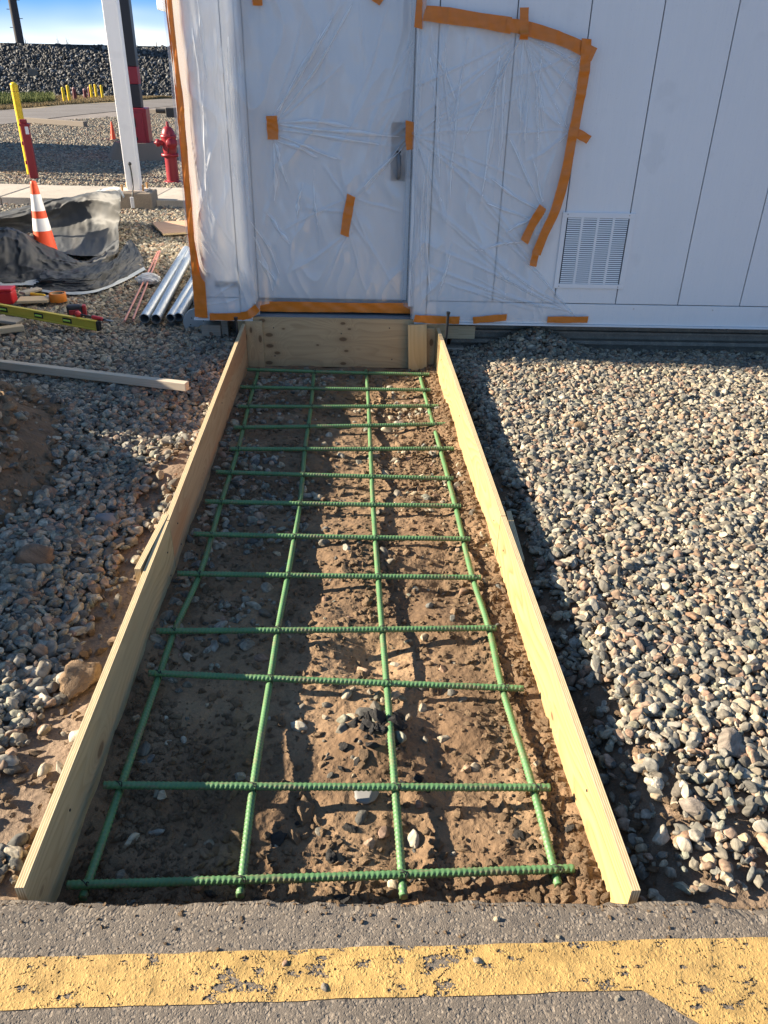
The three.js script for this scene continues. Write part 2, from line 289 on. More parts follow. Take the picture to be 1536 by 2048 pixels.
{
  const all = stones.concat(formStones).map((e) => [shown(e), e]).sort((a, b) => b[0] - a[0]);
  const pick = new Set(); for (const [, e] of all) { if (pick.size >= 300) break; pick.add(e); }
  const mats = []; for (let k = 0; k < 24; k++) { const m = stoneMat.clone(); m.color.copy(stoneColor()); mats.push(m); }
  let k = 0; for (const e of pick) { const m = part(ground, 'stone', stoneGeos[k % stoneGeos.length], mats[k % mats.length]); m.position.set(e[0], e[1], e[2]); m.scale.set(e[3], e[4], e[5]); m.rotation.set(e[6], e[7], e[8], 'YXZ'); k++; }
  scatter(ground, 'gravel', stoneGeos, stoneMat, stones.concat(formStones).filter((e) => !pick.has(e)), stoneColor);
  // crumbs of soil
  const crumbs = [], black = [];
  for (let i = 0; i < 42000; i++) { const z = rr(-4.7, -1.05), u = rnd(), x = lerp(formL(z) + 0.01, formR(z) - 0.01, u); const p = 0.18 + 0.8 * sstep(0.8, 1, u) + 0.7 * sstep(-1.3, -1.1, z) + 0.6 * sstep(0.5, 0.65, fbm(x * 4, z * 4, 3, 311)); if (rnd() > p) continue; const r = lerp(0.002, 0.015, Math.pow(rnd(), 4.5)); crumbs.push(stoneEntry(x, dirtH(x, z) - r * 0.1, z, r)); }
  for (let i = 0; i < 5000; i++) { const rightSide = rnd() < 0.6, z = rr(-3.6, -1.04), x = rightSide ? rr(0.5, 1.9) : rr(-2.2, -0.7); if (rightSide ? x - formR(z) < 0.03 : formL(z) - x < 0.03) continue; const b = rightSide ? bareRight(x, z) : bareLeft(x, z); if (rnd() > b) continue; const r = lerp(0.003, 0.016, Math.pow(rnd(), 2.5)); crumbs.push(stoneEntry(x, gravelH(x, z), z, r)); }
  for (const [a, b, s, n] of [[0.03, -1.6, 0.07, 34], [-0.05, -1.55, 0.08, 8], [0.14, -1.42, 0.08, 8], [0.05, -1.1, 0.1, 9], [-0.1, -1.2, 0.2, 6], [0.38, -1.3, 0.1, 6], [-0.25, -1.08, 0.1, 5]]) for (let i = 0; i < n; i++) { const x = a + gauss() * s, z = b + gauss() * s * 0.7; if (z > -1.05 || x > formR(z) - 0.02) continue; const r = lerp(0.005, 0.02, Math.pow(rnd(), 1.8)); black.push(stoneEntry(x, dirtH(x, z), z, r)); }
  scatter(ground, 'soil_crumbs', lumpGeos, clodMat, crumbs, () => { const g = rr(0.7, 1.25); return rgb(g, g, g); });
  scatter(ground, 'asphalt_crumbs', lumpGeos, blackClodMat, black, null);
}
{ const lumps = []; for (let i = 0; i < 2600; i++) { const x = rr(-2.4, -1.2), z = rr(-3.95, -1.7); if (rnd() > sstep(0.02, 0.07, pileH(x, z))) continue; const r = lerp(0.004, 0.035, Math.pow(rnd(), 3.2)); lumps.push(stoneEntry(x, gravelH(x, z) - 0.008, z, r)); } for (let i = 0; i < 240; i++) { const z = rr(-4.6, -1.06), u = rnd(), x = lerp(formL(z) + 0.03, formR(z) - 0.03, u); if (rnd() > 0.25 + 0.9 * sstep(0.48, 0.62, fbm(x * 3, z * 3, 3, 315))) continue; const r = lerp(0.008, 0.03, Math.pow(rnd(), 2.2)); lumps.push(stoneEntry(x, dirtH(x, z) - r * 0.25, z, r)); } scatter(ground, 'soil_clods', lumpGeos, clodMat, lumps, () => { const g = rr(0.7, 1.2); return rgb(g, g, g); }); }
// single clods and rocks that stand out
function clod(name, px, py, r, mat, geo, label, flat = 0.7) {
  let p = atY(px, py, -0.03); p.y = (p.x > formL(p.z) && p.x < formR(p.z)) ? dirtH(p.x, p.z) : gravelH(p.x, p.z);
  if (p.y < -0.1) { p = atY(px, py, p.y); p.y = dirtH(p.x, p.z); }
  const m = solo(name, geo, mat, label, name === 'rock' ? 'rock' : 'clod'); m.position.set(p.x, p.y + r * 0.35, p.z); m.scale.set(r * 1.2, r * flat, r); m.rotation.y = px; return m;
}
const brownRock = new THREE.MeshStandardMaterial({ map: speck, color: rgb(0.27, 0.17, 0.105), roughness: 0.95, bumpMap: earthBump, bumpScale: 0.004 });
const tanRock = new THREE.MeshStandardMaterial({ map: speck, color: rgb(0.36, 0.30, 0.24), roughness: 0.95, bumpMap: earthBump, bumpScale: 0.003 });
clod('soil_clod', 1158, 858, 0.042, clodMat, lumpGeos[0], 'rusty brown lump of soil sitting alone on sunlit grey gravel');
clod('rock', 70, 1108, 0.06, brownRock, stoneGeos[2], 'big dark brown rock lying in shaded gravel beside the soil heap');
clod('soil_clod', 165, 1340, 0.06, clodMat, lumpGeos[2], 'large orange brown soil lump against the plywood form board');
clod('rock', 1455, 1490, 0.042, tanRock, stoneGeos[7], 'largest pale angular rock in the sunlit gravel', 0.6);
clod('rock', 1385, 1620, 0.03, tanRock, stoneGeos[8], 'tan angular rock on bare soil near the asphalt edge', 0.7);
clod('rock', 735, 1600, 0.03, plain(0.20, 0.195, 0.185, 0.85), stoneGeos[6], 'flat broken grey stone on the dirt inside the form', 0.4);
clod('rock', 210, 1015, 0.04, plain(0.17, 0.175, 0.18, 0.85), stoneGeos[1], 'smooth blue grey cobble in the shaded gravel', 0.7);

// ------------------------------------------------------------------ asphalt with its yellow line
const AW = 2048, AH = 1024, aggH = new Float32Array(AW * AH), aggC = new Float32Array(AW * AH * 3);
{
  for (let j = 0; j < AH; j++) for (let i = 0; i < AW; i++) { const o = j * AW + i, n = tfbm(i / AW, j / AH, 60, 3, 401), m = tfbm(i / AW, j / AH, 6, 3, 405); aggH[o] = 0.18 + 0.25 * n; const g = 0.85 + 0.3 * m; const gg = g * (0.75 + 0.5 * hash(i, j, 12)); aggC[3 * o] = 0.13 * gg; aggC[3 * o + 1] = 0.108 * gg; aggC[3 * o + 2] = 0.085 * gg; }
  for (let k = 0; k < 150000; k++) {
    const big = rnd(), r = big > 0.994 ? rr(4, 8) : lerp(0.9, 4.2, Math.pow(big, 3)), x = rnd() * AW, y = rnd() * AH, e = rr(0.6, 1), an = rr(0, 3.14), c = Math.cos(an), s = Math.sin(an), hgt = rr(0.2, 1.0) ** 1.3, t = rnd();
    const col = t < 0.5 ? [0.21, 0.172, 0.132] : t < 0.72 ? [0.125, 0.11, 0.093] : t < 0.9 ? [0.265, 0.22, 0.168] : [0.055, 0.05, 0.046];
    for (let dy = -Math.ceil(r); dy <= r; dy++) for (let dx = -Math.ceil(r); dx <= r; dx++) {
      const u = (dx * c + dy * s) / r, v = (-dx * s + dy * c) / (r * e), d = u * u + v * v; if (d > 1) continue;
      const o = (((y + dy | 0) + AH) % AH) * AW + (((x + dx | 0) + AW) % AW), hh = hgt * (1 - d * d * 0.35) + 0.1 * u;
      if (hh > aggH[o]) { aggH[o] = hh; const q = 0.9 * (0.85 + 0.3 * hash(o, k, 3)); aggC[3 * o] = lerp(aggC[3 * o], col[0], q); aggC[3 * o + 1] = lerp(aggC[3 * o + 1], col[1], q); aggC[3 * o + 2] = lerp(aggC[3 * o + 2], col[2], q); }
    }
  }
}
const aggMap = dataTex(AW, AH, (i, j) => { const o = 3 * (j * AW + i); return L3(aggC[o], aggC[o + 1], aggC[o + 2]); }, { sx: 2, sy: 1 });
const aggBump = dataTex(AW, AH, (i, j) => { const v = 0.72 * aggH[j * AW + i] + 0.28 * hash(i, j, 77); return [v, v, v]; }, { srgb: false, sx: 2, sy: 1 });
const asphaltMat = new THREE.MeshStandardMaterial({ map: aggMap, bumpMap: aggBump, bumpScale: 0.0028, roughness: 0.95 });
const edgeZ = (x) => ZE + 0.014 * (fbm(x * 5 + 3, 2, 3, 411) - 0.5) * 2 + 0.012 * (fbm(x * 40, 7, 2, 415) - 0.5);
const asphY = (x, z) => { const d = edgeZ(x) - z; return 0.006 * (fbm(x * 5, z * 5, 3, 421) - 0.5) + 0.003 * (fbm(x * 45, z * 45, 2, 425) - 0.5) - 0.02 * Math.exp(-Math.pow(-d / 0.018, 2)); };
{
  const near = sheet(420, 90, (u) => lerp(-2.4, 2.4, u), (v) => 0, () => 0);
  const p = near.attributes.position, uv = near.attributes.uv;
  for (let j = 0; j <= 90; j++) for (let i = 0; i <= 420; i++) {
    const o = j * 421 + i, x = lerp(-2.4, 2.4, i / 420), v = j / 90;
    let z, y; if (v < 0.12) { z = edgeZ(x) - 0.006 * Math.sin((1 - v / 0.12) * 3); y = -0.03 - 0.16 * (1 - v / 0.12) + 0.012; if (j === 10) y = asphY(x, edgeZ(x)); } else { z = lerp(edgeZ(x), -0.4, (v - 0.12) / 0.88); y = asphY(x, z); }
    p.setXYZ(o, x, y, z); uv.setXY(o, x, -z + y);
  }
  near.computeVertexNormals();
  const s = structure('asphalt_pavement', near, asphaltMat);
  { const spill = [], peb = []; for (let i = 0; i < 800; i++) { const x = rr(-1.3, 1.3), z = ZE + 0.008 + Math.pow(rnd(), 4) * 0.14, r = lerp(0.001, 0.0045, Math.pow(rnd(), 3)); spill.push(stoneEntry(x, asphY(x, z), z, r)); } for (let i = 0; i < 18; i++) { const x = rr(-1.2, 1.2), z = ZE + 0.03 + rnd() * 0.3, r = rr(0.003, 0.008); peb.push(stoneEntry(x, asphY(x, z), z, r)); } scatter(s, 'spilled_soil', lumpGeos, clodMat, spill, () => { const g = rr(0.8, 1.3); return rgb(g, g, g); }); scatter(s, 'loose_grit', stoneGeos, stoneMat, peb, stoneColor); }
  part(s, 'pavement_behind', sheet(4, 4, (u) => lerp(-120, 120, u), (v) => lerp(-0.4, 120, v), () => -0.002), asphaltMat);
  part(s, 'pavement_beside', mergeGeometries([sheet(2, 2, (u) => lerp(-120, -2.4, u), (v) => lerp(ZE, -0.4, v), () => -0.002), sheet(2, 2, (u) => lerp(2.4, 120, u), (v) => lerp(ZE, -0.4, v), () => -0.002)]), asphaltMat);
}
{ // the line is paint: worn off the deeper pits and along cracks
  const lines = [[[-0.2, 0], [0.25, 0.55]]];
  const cracks = []; for (let k = 0; k < 150; k++) { let x = rr(0, AW), y = rr(0, AH), a = rr(0, 6.28); const path = []; for (let q = 0; q < rr(20, 70); q++) { a += gauss() * 0.5; x += Math.cos(a) * 4; y += Math.sin(a) * 4; path.push([x, y]); } cracks.push(path); }
  const crack = new Float32Array(AW * AH);
  for (const path of cracks) for (const [x, y] of path) { const r = 1 + (hash(x | 0, y | 0) > 0.6 ? 1 : 0); for (let dy = -r; dy <= r; dy++) for (let dx = -r; dx <= r; dx++) if (dx * dx + dy * dy <= r * r * 0.7) crack[(((y + dy | 0) + AH) % AH) * AW + (((x + dx | 0) + AW) % AW)] = 1; }
  const alpha = dataTex(AW, AH, (i, j) => { const o = j * AW + i, wear = tfbm(i / AW, j / AH, 14, 4, 431), patch = tfbm(i / AW, j / AH, 5, 3, 435); const fine = tfbm(i / AW, j / AH, 70, 3, 433); let a = 0.635 + (aggH[o] - 0.5) * 0.45 - (fine - 0.5) * 0.8 - (sstep(0.40, 0.7, wear) - 0.3) * 0.1 + (hash(i >> 1, j >> 1, 9) - 0.5) * 0.12 - crack[o] * 0.8 + (patch - 0.45) * 0.15; const e = a > 0.42 ? 1 : 0; return [e, e, e]; }, { srgb: false, sx: 2, sy: 1 });
  const col = dataTex(1024, 512, (i, j) => { const a = tfbm(i / 1024, j / 512, 8, 4, 441), b = hash(i, j, 4), d = sstep(0.5, 0.75, tfbm(i / 1024, j / 512, 30, 3, 445)); const k = mix3([0.50, 0.315, 0.095], [0.39, 0.25, 0.09], a), g = 0.86 + 0.22 * b - 0.2 * d; return L3(k[0] * g, k[1] * g, k[2] * g); }, { sx: 2, sy: 1 });
  const paint = new THREE.MeshStandardMaterial({ map: col, alphaMap: alpha, alphaTest: 0.5, bumpMap: aggBump, bumpScale: 0.0019, roughness: 0.85 });
  const a0 = atY(-60, 1917), a1 = atY(1600, 1873), b0 = atY(-60, 2022), b1 = atY(1600, 1972);
  const strip = (p0, p1, q0, q1, n, m) => { const g = sheet(n, m, (u) => u, (v) => v, () => 0), p = g.attributes.position, uv = g.attributes.uv; for (let j = 0; j <= m; j++) for (let i = 0; i <= n; i++) { const u = i / n, v = j / m, o = j * (n + 1) + i; let x = lerp(lerp(p0.x, p1.x, u), lerp(q0.x, q1.x, u), v), z = lerp(lerp(p0.z, p1.z, u), lerp(q0.z, q1.z, u), v); if (j === 0 || j === m) z += 0.005 * (fbm(x * 14, j * 9, 3, 451) - 0.5); p.setXYZ(o, x, asphY(x, z) + 0.002, z); uv.setXY(o, x, -z + asphY(x, z)); } g.computeVertexNormals(); return g; };
  const yl = structure('road_markings', null);
  part(yl, 'yellow_line', strip(a0, a1, b0, b1, 260, 14), paint);
  const c0 = atY(1275, 1976), c1 = atY(1600, 1966), d0 = atY(1610, 2170), d1 = atY(1950, 2150); c0.z += 0.002;
  part(yl, 'diagonal_line', strip(c0, c1, d0, d1, 40, 40), paint);
}

// ------------------------------------------------------------------ far setting: pavement slabs, road, verge, bank
const concreteMat = new THREE.MeshStandardMaterial({ map: earthTex(512, 2.2, [0.42, 0.37, 0.30], [0.50, 0.44, 0.36], [0.36, 0.31, 0.25], 501, 0.02), roughness: 0.9, bumpMap: earthBump, bumpScale: 0.002 });
function metreUV(g) {                                        // uv in metres across each face
  g = g.index ? g.toNonIndexed() : g; g.computeVertexNormals(); const p = g.attributes.position, n = g.attributes.normal, uv = new Float32Array(p.count * 2);
  for (let i = 0; i < p.count; i++) { const a = Math.abs(n.getX(i)), b = Math.abs(n.getY(i)), c = Math.abs(n.getZ(i)), x = p.getX(i), y = p.getY(i), z = p.getZ(i); if (b >= a && b >= c) { uv[2 * i] = x; uv[2 * i + 1] = z; } else if (a >= c) { uv[2 * i] = z; uv[2 * i + 1] = y; } else { uv[2 * i] = x; uv[2 * i + 1] = y; } }
  g.setAttribute('uv', new THREE.BufferAttribute(uv, 2)); return g;
}
const box = (w, h, d) => metreUV(new THREE.BoxGeometry(w, h, d));
const rbox = (w, h, d, r = 0.004) => metreUV(new RoundedBoxGeometry(w, h, d, 2, r));
{
  const sw = structure('sidewalk', null);
  for (let k = 0; k < 9; k++) { const m = part(sw, 'concrete_slab', rbox(1.79, 0.16, 1.12, 0.012), concreteMat); m.position.set(-12.6 + k * 1.8, -0.035 + rr(-0.004, 0.004), -10.72 + k * 0.033); m.rotation.y = -0.018; }
  const P = (a) => a.map(([x, y]) => atY(x, y, 0));
  const ribbon = (n, f, y) => { const g = new THREE.BufferGeometry(), V = [], U = [], I = []; n.forEach((a, i) => { const b = f[i]; V.push(a.x, y, a.z, b.x, y, b.z); U.push(a.x, a.z, b.x, b.z); if (i) { const o = 2 * i; I.push(o - 2, o, o + 1, o - 2, o + 1, o - 1); } }); g.setAttribute('position', new THREE.Float32BufferAttribute(V, 3)); g.setAttribute('uv', new THREE.Float32BufferAttribute(U, 2)); g.setIndex(I); g.computeVertexNormals(); return g; };
  const roadMat = new THREE.MeshStandardMaterial({ map: earthTex(256, 3, [0.13, 0.115, 0.105], [0.16, 0.145, 0.135], [0.11, 0.10, 0.095], 511), roughness: 0.92 });
  const nearE = P([[-900, 300], [-300, 268], [0, 246], [62, 238], [156, 227], [231, 220], [353, 209], [480, 200]]), farE = P([[-900, 262], [-300, 236], [0, 218], [78, 214], [125, 208], [231, 203], [353, 194], [480, 189.5]]);
  structure('road', ribbon(nearE, farE, -0.038), roadMat);
  const bankF = farE.map((p) => new THREE.Vector3(p.x - 2, 0, Math.min(-44.5, p.z - 1)));
  structure('verge', ribbon(farE, bankF, -0.042), new THREE.MeshStandardMaterial({ map: earthTex(512, 6, [0.24, 0.18, 0.10], [0.30, 0.235, 0.13], [0.17, 0.16, 0.06], 521, 0.1), roughness: 1 }));
  // grass tufts on the verge: green in the hollow, straw elsewhere
  const blade = new THREE.BufferGeometry(); { const V = [], I = []; for (let k = 0; k < 9; k++) { const a = k * 0.7, r = 0.35 * hash(k, 2), x = Math.cos(a) * r, z = Math.sin(a) * r, l = 0.6 + 0.5 * hash(k, 3), o = V.length / 3; V.push(x - 0.07 * Math.sin(a), 0, z + 0.07 * Math.cos(a), x + 0.07 * Math.sin(a), 0, z - 0.07 * Math.cos(a), x + Math.cos(a) * 0.4, l, z + Math.sin(a) * 0.4); I.push(o, o + 1, o + 2); } blade.setAttribute('position', new THREE.Float32BufferAttribute(V, 3)); blade.setIndex(I); blade.computeVertexNormals(); }
  const n = 9000, gm = new THREE.InstancedMesh(blade, new THREE.MeshStandardMaterial({ roughness: 0.95, side: THREE.DoubleSide }), n);
  for (let i = 0; i < n; i++) { let p; const k = rnd(), px = rr(-40, 345); const yf = px < 125 ? lerp(218, 208, px / 125) : lerp(208, 194, (px - 125) / 228); p = atY(px, lerp(191.5 + px * 0.012, yf - 0.6, k)); const green = px < 105 && k > 0.15 && k < 0.8; dummy.position.set(p.x, -0.05, p.z); const s = green ? rr(0.14, 0.36) : rr(0.06, 0.16); dummy.scale.set(s, s, s); dummy.rotation.set(0, rr(0, 6.28), 0); dummy.updateMatrix(); gm.setMatrixAt(i, dummy.matrix); const g = rr(0.75, 1.2); gm.setColorAt(i, green ? rgb(0.15 * g, 0.17 * g, 0.05 * g) : rgb(0.32 * g, 0.24 * g, 0.12 * g)); }
  gm.name = 'grass'; gm.userData = { kind: 'stuff', label: 'green and straw coloured grass along the far road verge', category: 'grass' }; gm.castShadow = gm.receiveShadow = true; scene.add(gm);
}
{ // the rock bank
  const z0 = -44.2, z1 = -47.4, H = atZ(100, 90, z1).y, bank = structure('rock_bank', null);
  part(bank, 'bank_core', sheet(30, 6, (u) => lerp(-60, 30, u), (v) => lerp(z0, z1, v), (x, z) => lerp(-0.15, H - 0.12, (z - z0) / (z1 - z0))), plain(0.075, 0.073, 0.07, 1));
  part(bank, 'bank_top', sheet(2, 2, (u) => lerp(-60, 30, u), (v) => lerp(z1, -62, v), () => H - 0.1), plain(0.12, 0.10, 0.075, 1));
  const list = []; for (let i = 0; i < 34000; i++) { const x = rr(-32, -4), v = rnd(), z = lerp(z0, z1, v), y = lerp(-0.1, H - 0.08, v), r = lerp(0.06, 0.14, Math.pow(rnd(), 1.6)); list.push([x, y + rr(-0.02, 0.07), z + rr(-0.05, 0.12), r * rr(0.9, 1.4), r * rr(0.5, 0.9), r, rr(0, 6), rr(0, 6), rr(0, 6)]); }
  const darkStone = new THREE.MeshStandardMaterial({ map: speck, roughness: 0.7, bumpMap: speck, bumpScale: 0.004 });
  scatter(bank, 'bank_rocks', stoneGeos.slice(6), darkStone, list, () => { const g = rnd() < 0.14 ? rr(0.16, 0.36) : rr(0.02, 0.09); return rgb(g, g * 1.0, g * rr(0.9, 1.02)); });
  const rail = new THREE.MeshStandardMaterial({ color: rgb(0.06, 0.06, 0.05), roughness: 0.9 });
  const m = part(bank, 'crest_kerb', box(90, 0.14, 0.3), rail); m.position.set(-15, H - 0.02, z1 - 0.1);
}

// ------------------------------------------------------------------ plywood form
function plyBox(len, h, t = T) {
  const g = new THREE.BoxGeometry(len, h, t), p = g.attributes.position, uv = g.attributes.uv;
  for (let i = 0; i < 24; i++) { const x = p.getX(i) + len / 2, y = p.getY(i) + h / 2, z = p.getZ(i) + t / 2, f = i >> 2; if (f < 2) uv.setXY(i, y, z); else if (f < 4) uv.setXY(i, x, z); else uv.setXY(i, x, y); }
  return g;
}
const plyMats = (tex, edge = plyEdgeMat) => { const f = wood(tex); return [edge, edge, edge, edge, f, f]; };
const form = thing('concrete_form', 'plywood formwork for a walkway slab between asphalt and building door', 'formwork');
function sideBoard(za, zb, side, ya, yb, tex, label, h = 0.29) {
  const f = side < 0 ? formL : formR, o = side * T / 2, a = new THREE.Vector3(f(za) + o, ya - h / 2, za), b = new THREE.Vector3(f(zb) + o, yb - h / 2, zb), d = b.clone().sub(a), len = d.length();
  const m = part(form, 'side_board', plyBox(len - 0.002, h), plyMats(tex)); m.position.copy(a).add(b).multiplyScalar(0.5);
  const x = d.normalize(), z = new THREE.Vector3().crossVectors(x, new THREE.Vector3(0, 1, 0)).normalize(), y = new THREE.Vector3().crossVectors(z, x);
  m.quaternion.setFromRotationMatrix(new THREE.Matrix4().makeBasis(x, y, z)); m.userData.label = label; return m;
}
const woodNearL = woodTex(1.5, 0.29, { s: 3, light: [0.56, 0.43, 0.235], dark: [0.38, 0.265, 0.125], knots: [[0.48, 0.16, 0.024, 0.8], [0.05, 0.2, 0.012, 0.4]], rings: 26, wave: 1.6, stain: [0.40, 0.33, 0.2] });
const woodFarL = woodTex(2.3, 0.29, { s: 13, light: [0.55, 0.37, 0.21], dark: [0.40, 0.22, 0.10], rings: 18, wave: 2.2, stain: [0.50, 0.23, 0.10] });
const woodNearR = woodTex(1.5, 0.29, { s: 23, light: [0.42, 0.305, 0.14], dark: [0.26, 0.14, 0.045], rings: 22, wave: 1.5, knots: [[0.62, 0.155, 0.013, 1]] });
const woodFarR = woodTex(2.3, 0.29, { s: 33, light: [0.42, 0.31, 0.145], dark: [0.26, 0.145, 0.048], rings: 20, wave: 2.0, knots: [[1.8, 0.19, 0.012, 0.8]] });
const woodBack = woodTex(1.3, 0.31, { s: 43, light: [0.50, 0.36, 0.20], dark: [0.37, 0.25, 0.13], rings: 24, wave: 2, ppm: 560, knots: [[0.16, 0.29, 0.018], [0.20, 0.20, 0.02], [0.2, 0.13, 0.02], [0.245, 0.085, 0.016], [0.19, 0.02, 0.02], [0.66, 0.28, 0.014], [0.70, 0.245, 0.009], [0.66, 0.18, 0.021], [0.68, 0.105, 0.012], [0.66, 0.022, 0.016], [0.29, 0.24, 0.008], [0.5, 0.14, 0.008]] });
const woodPine = woodTex(1.2, 0.16, { s: 53, light: [0.58, 0.45, 0.28], dark: [0.44, 0.31, 0.17], rings: 60, wave: 0.8 });
const woodGrey = woodTex(1.2, 0.16, { s: 63, light: [0.42, 0.37, 0.30], dark: [0.28, 0.23, 0.17], rings: 60, wave: 0.8 });
const pineMat = wood(woodPine), greyWoodMat = wood(woodGrey);
sideBoard(ZN + 0.02, -2.44, -1, 0.004, 0.028, woodNearL, 'pale plywood board with a brown knot, ending at the asphalt');
sideBoard(-2.444, ZF, -1, 0.028, 0.088, woodFarL, 'reddish grained plywood board running to the building');
sideBoard(ZN + 0.02, -2.50, 1, 0.004, 0.03, woodNearR, 'sunlit yellow plywood board with a small oval patch');
sideBoard(-2.504, ZF + 0.02, 1, 0.03, 0.088, woodFarR, 'sunlit yellow plywood board running to the building');
{ // splice plates over the joints, on the outside
  for (const [s, z, dz, dy] of [[-1, -2.30, 0.36, 0.006], [1, -2.40, 0.34, -0.012]]) { const f = s < 0 ? formL : formR; const m = part(form, 'splice_plate', plyBox(dz, 0.2), plyMats(woodNearL)); m.position.set(f(z) + s * (T * 1.5 + (s > 0 ? 0.006 : 0.001)), 0.024 - 0.1 + dy, z); m.rotation.y = Math.PI / 2 + (s < 0 ? -0.024 : -0.043 + 0.03); }
  const c = part(form, 'back_board', plyBox(1.3, 0.31, 0.02), plyMats(woodBack)); c.position.set(-0.20, -0.032, -4.762);
  const lc = atZ(497, 690, -4.70), k = part(form, 'corner_cleat', plyBox(0.3, 0.125, 0.019), plyMats(woodBack)); k.rotation.z = Math.PI / 2 + 0.01; k.position.set(formL(-4.7) + 0.052, lc.y - 0.01, -4.738); k.scale.y = 0.82;
  const rc = part(form, 'corner_cleat', plyBox(0.30, 0.115, 0.02), plyMats(woodTex(0.3, 0.12, { s: 73, light: [0.62, 0.46, 0.24], dark: [0.48, 0.32, 0.14], rings: 30, wave: 1 }))); const r0 = atZ(835, 698, -4.69); rc.position.set(r0.x, r0.y, -4.70); rc.rotation.set(-0.03, 0, Math.PI / 2 + 0.045); rc.userData.label = 'tilted plywood cleat leaning in the corner';
  const rk = part(form, 'corner_cleat', plyBox(0.28, 0.06, 0.019), plyMats(woodBack)); rk.rotation.z = Math.PI / 2; rk.position.set(formR(-4.7) - 0.035, -0.06, -4.736);
  // screws
  const sg = new THREE.CylinderGeometry(0.004, 0.004, 0.004, 8).rotateX(Math.PI / 2);
  for (const [x, y] of [[-0.62, 0.06], [-0.62, -0.12], [0.1, 0.07], [0.12, -0.13], [-0.2, 0.03]]) { const s = part(form, 'screw', sg, steelDark); s.position.set(x, y, -4.750); }
}
{ const ng = new THREE.CylinderGeometry(0.0035, 0.0035, 0.003, 8).rotateZ(Math.PI / 2); for (const [sd, z, y] of [[-1, -2.36, -0.06], [-1, -2.36, -0.16], [-1, -2.55, -0.05], [-1, -2.56, -0.15], [-1, -1.25, -0.07], [-1, -3.7, -0.02], [1, -2.4, -0.06], [1, -2.41, -0.14], [1, -2.6, -0.05], [1, -2.61, -0.14], [1, -1.3, -0.05], [1, -3.6, -0.03], [1, -4.4, -0.01]]) { const n = part(form, 'nail_head', ng, steelDark); n.position.set((sd < 0 ? formL(z) : formR(z)) - sd * 0.0005, y, z); } }
function stake(px, py, topY, x, z, label) { const o = thing('steel_stake', label, 'stake', [x, -0.25, z]); const h = topY + 0.25; const a = part(o, 'shaft', new THREE.CylinderGeometry(0.009, 0.008, h, 10), steelDark); a.position.y = h / 2; const b = part(o, 'head', new THREE.CylinderGeometry(0.0125, 0.011, 0.014, 12), steelDark); b.position.y = h; o.rotation.z = x > 0 ? -0.03 : 0.02; }
stake(0, 0, 0.225, formR(-4.55) + T + 0.012, -4.55, 'rusty dark steel stake standing above the sunlit form board');
stake(0, 0, 0.152, formL(-4.6) - T - 0.012, -4.62, 'dark steel stake behind the reddish form board under the wall corner');

// ------------------------------------------------------------------ rebar mat
const epoxyTex = dataTex(256, 64, (i, j) => { const a = tfbm(i / 256, j / 64, 8, 4, 601), b = hash(i, j, 6); const d = sstep(0.52, 0.75, tfbm(i / 256, j / 64, 16, 4, 605)); let c = mix3([0.062, 0.155, 0.06], [0.115, 0.245, 0.10], a); c = mix3(c, [0.20, 0.15, 0.09], d * 0.65); const g = 0.92 + 0.16 * b; return L3(c[0] * g, c[1] * g, c[2] * g); }, { sx: 0.5, sy: 0.06 });
const epoxy = new THREE.MeshStandardMaterial({ map: epoxyTex, roughness: 0.48 });
const tieMat = plain(0.03, 0.03, 0.03, 0.6, { metalness: 0.4 });
function rebar(pts, R = 0.0092) {
  const c = new THREE.CatmullRomCurve3(pts), len = c.getLength(), step = 0.0031, n = Math.ceil(len / step), sides = 12, P = [], U = [], I = [];
  const fr = c.getSpacedPoints(n), up = new THREE.Vector3(0, 1, 0), d = new THREE.Vector3();
  for (let i = 0; i <= n; i++) {
    d.copy(fr[Math.min(n, i + 1)]).sub(fr[Math.max(0, i - 1)]).normalize(); const s = new THREE.Vector3().crossVectors(d, up).normalize(), t = new THREE.Vector3().crossVectors(s, d);
    for (let k = 0; k < sides; k++) {
      const a = k / sides * Math.PI * 2, fold = Math.abs(((a / Math.PI) % 1) - 0.5) * 2, ph = (i * step) / 0.0125 + fold * 0.55 * (a < Math.PI ? 1 : 1), f = ph - Math.floor(ph);
      let r = R + 0.002 * (f < 0.5 ? Math.sin(f * 2 * Math.PI) ** 1 : 0); if (k % 6 === 3) r = R + 0.0014;
      P.push(fr[i].x + (s.x * Math.cos(a) + t.x * Math.sin(a)) * r, fr[i].y + (s.y * Math.cos(a) + t.y * Math.sin(a)) * r, fr[i].z + (s.z * Math.cos(a) + t.z * Math.sin(a)) * r); U.push(i * step, k / sides * 0.06);
    }
  }
  for (let i = 0; i < n; i++) for (let k = 0; k < sides; k++) { const a = i * sides + k, b = i * sides + (k + 1) % sides, e = a + sides, f = b + sides; I.push(a, b, f, a, f, e); }
  const end = (o, i) => { const q = P.length / 3; P.push(fr[i].x, fr[i].y, fr[i].z); U.push(0, 0); for (let k = 0; k < sides; k++) { const a = o + k, b = o + (k + 1) % sides; if (i) I.push(q, a, b); else I.push(q, b, a); } }; end(0, 0); end(n * sides, n);
  const g = new THREE.BufferGeometry(); g.setAttribute('position', new THREE.Float32BufferAttribute(P, 3)); g.setAttribute('uv', new THREE.Float32BufferAttribute(U, 2)); g.setIndex(I); g.computeVertexNormals(); return g;
}
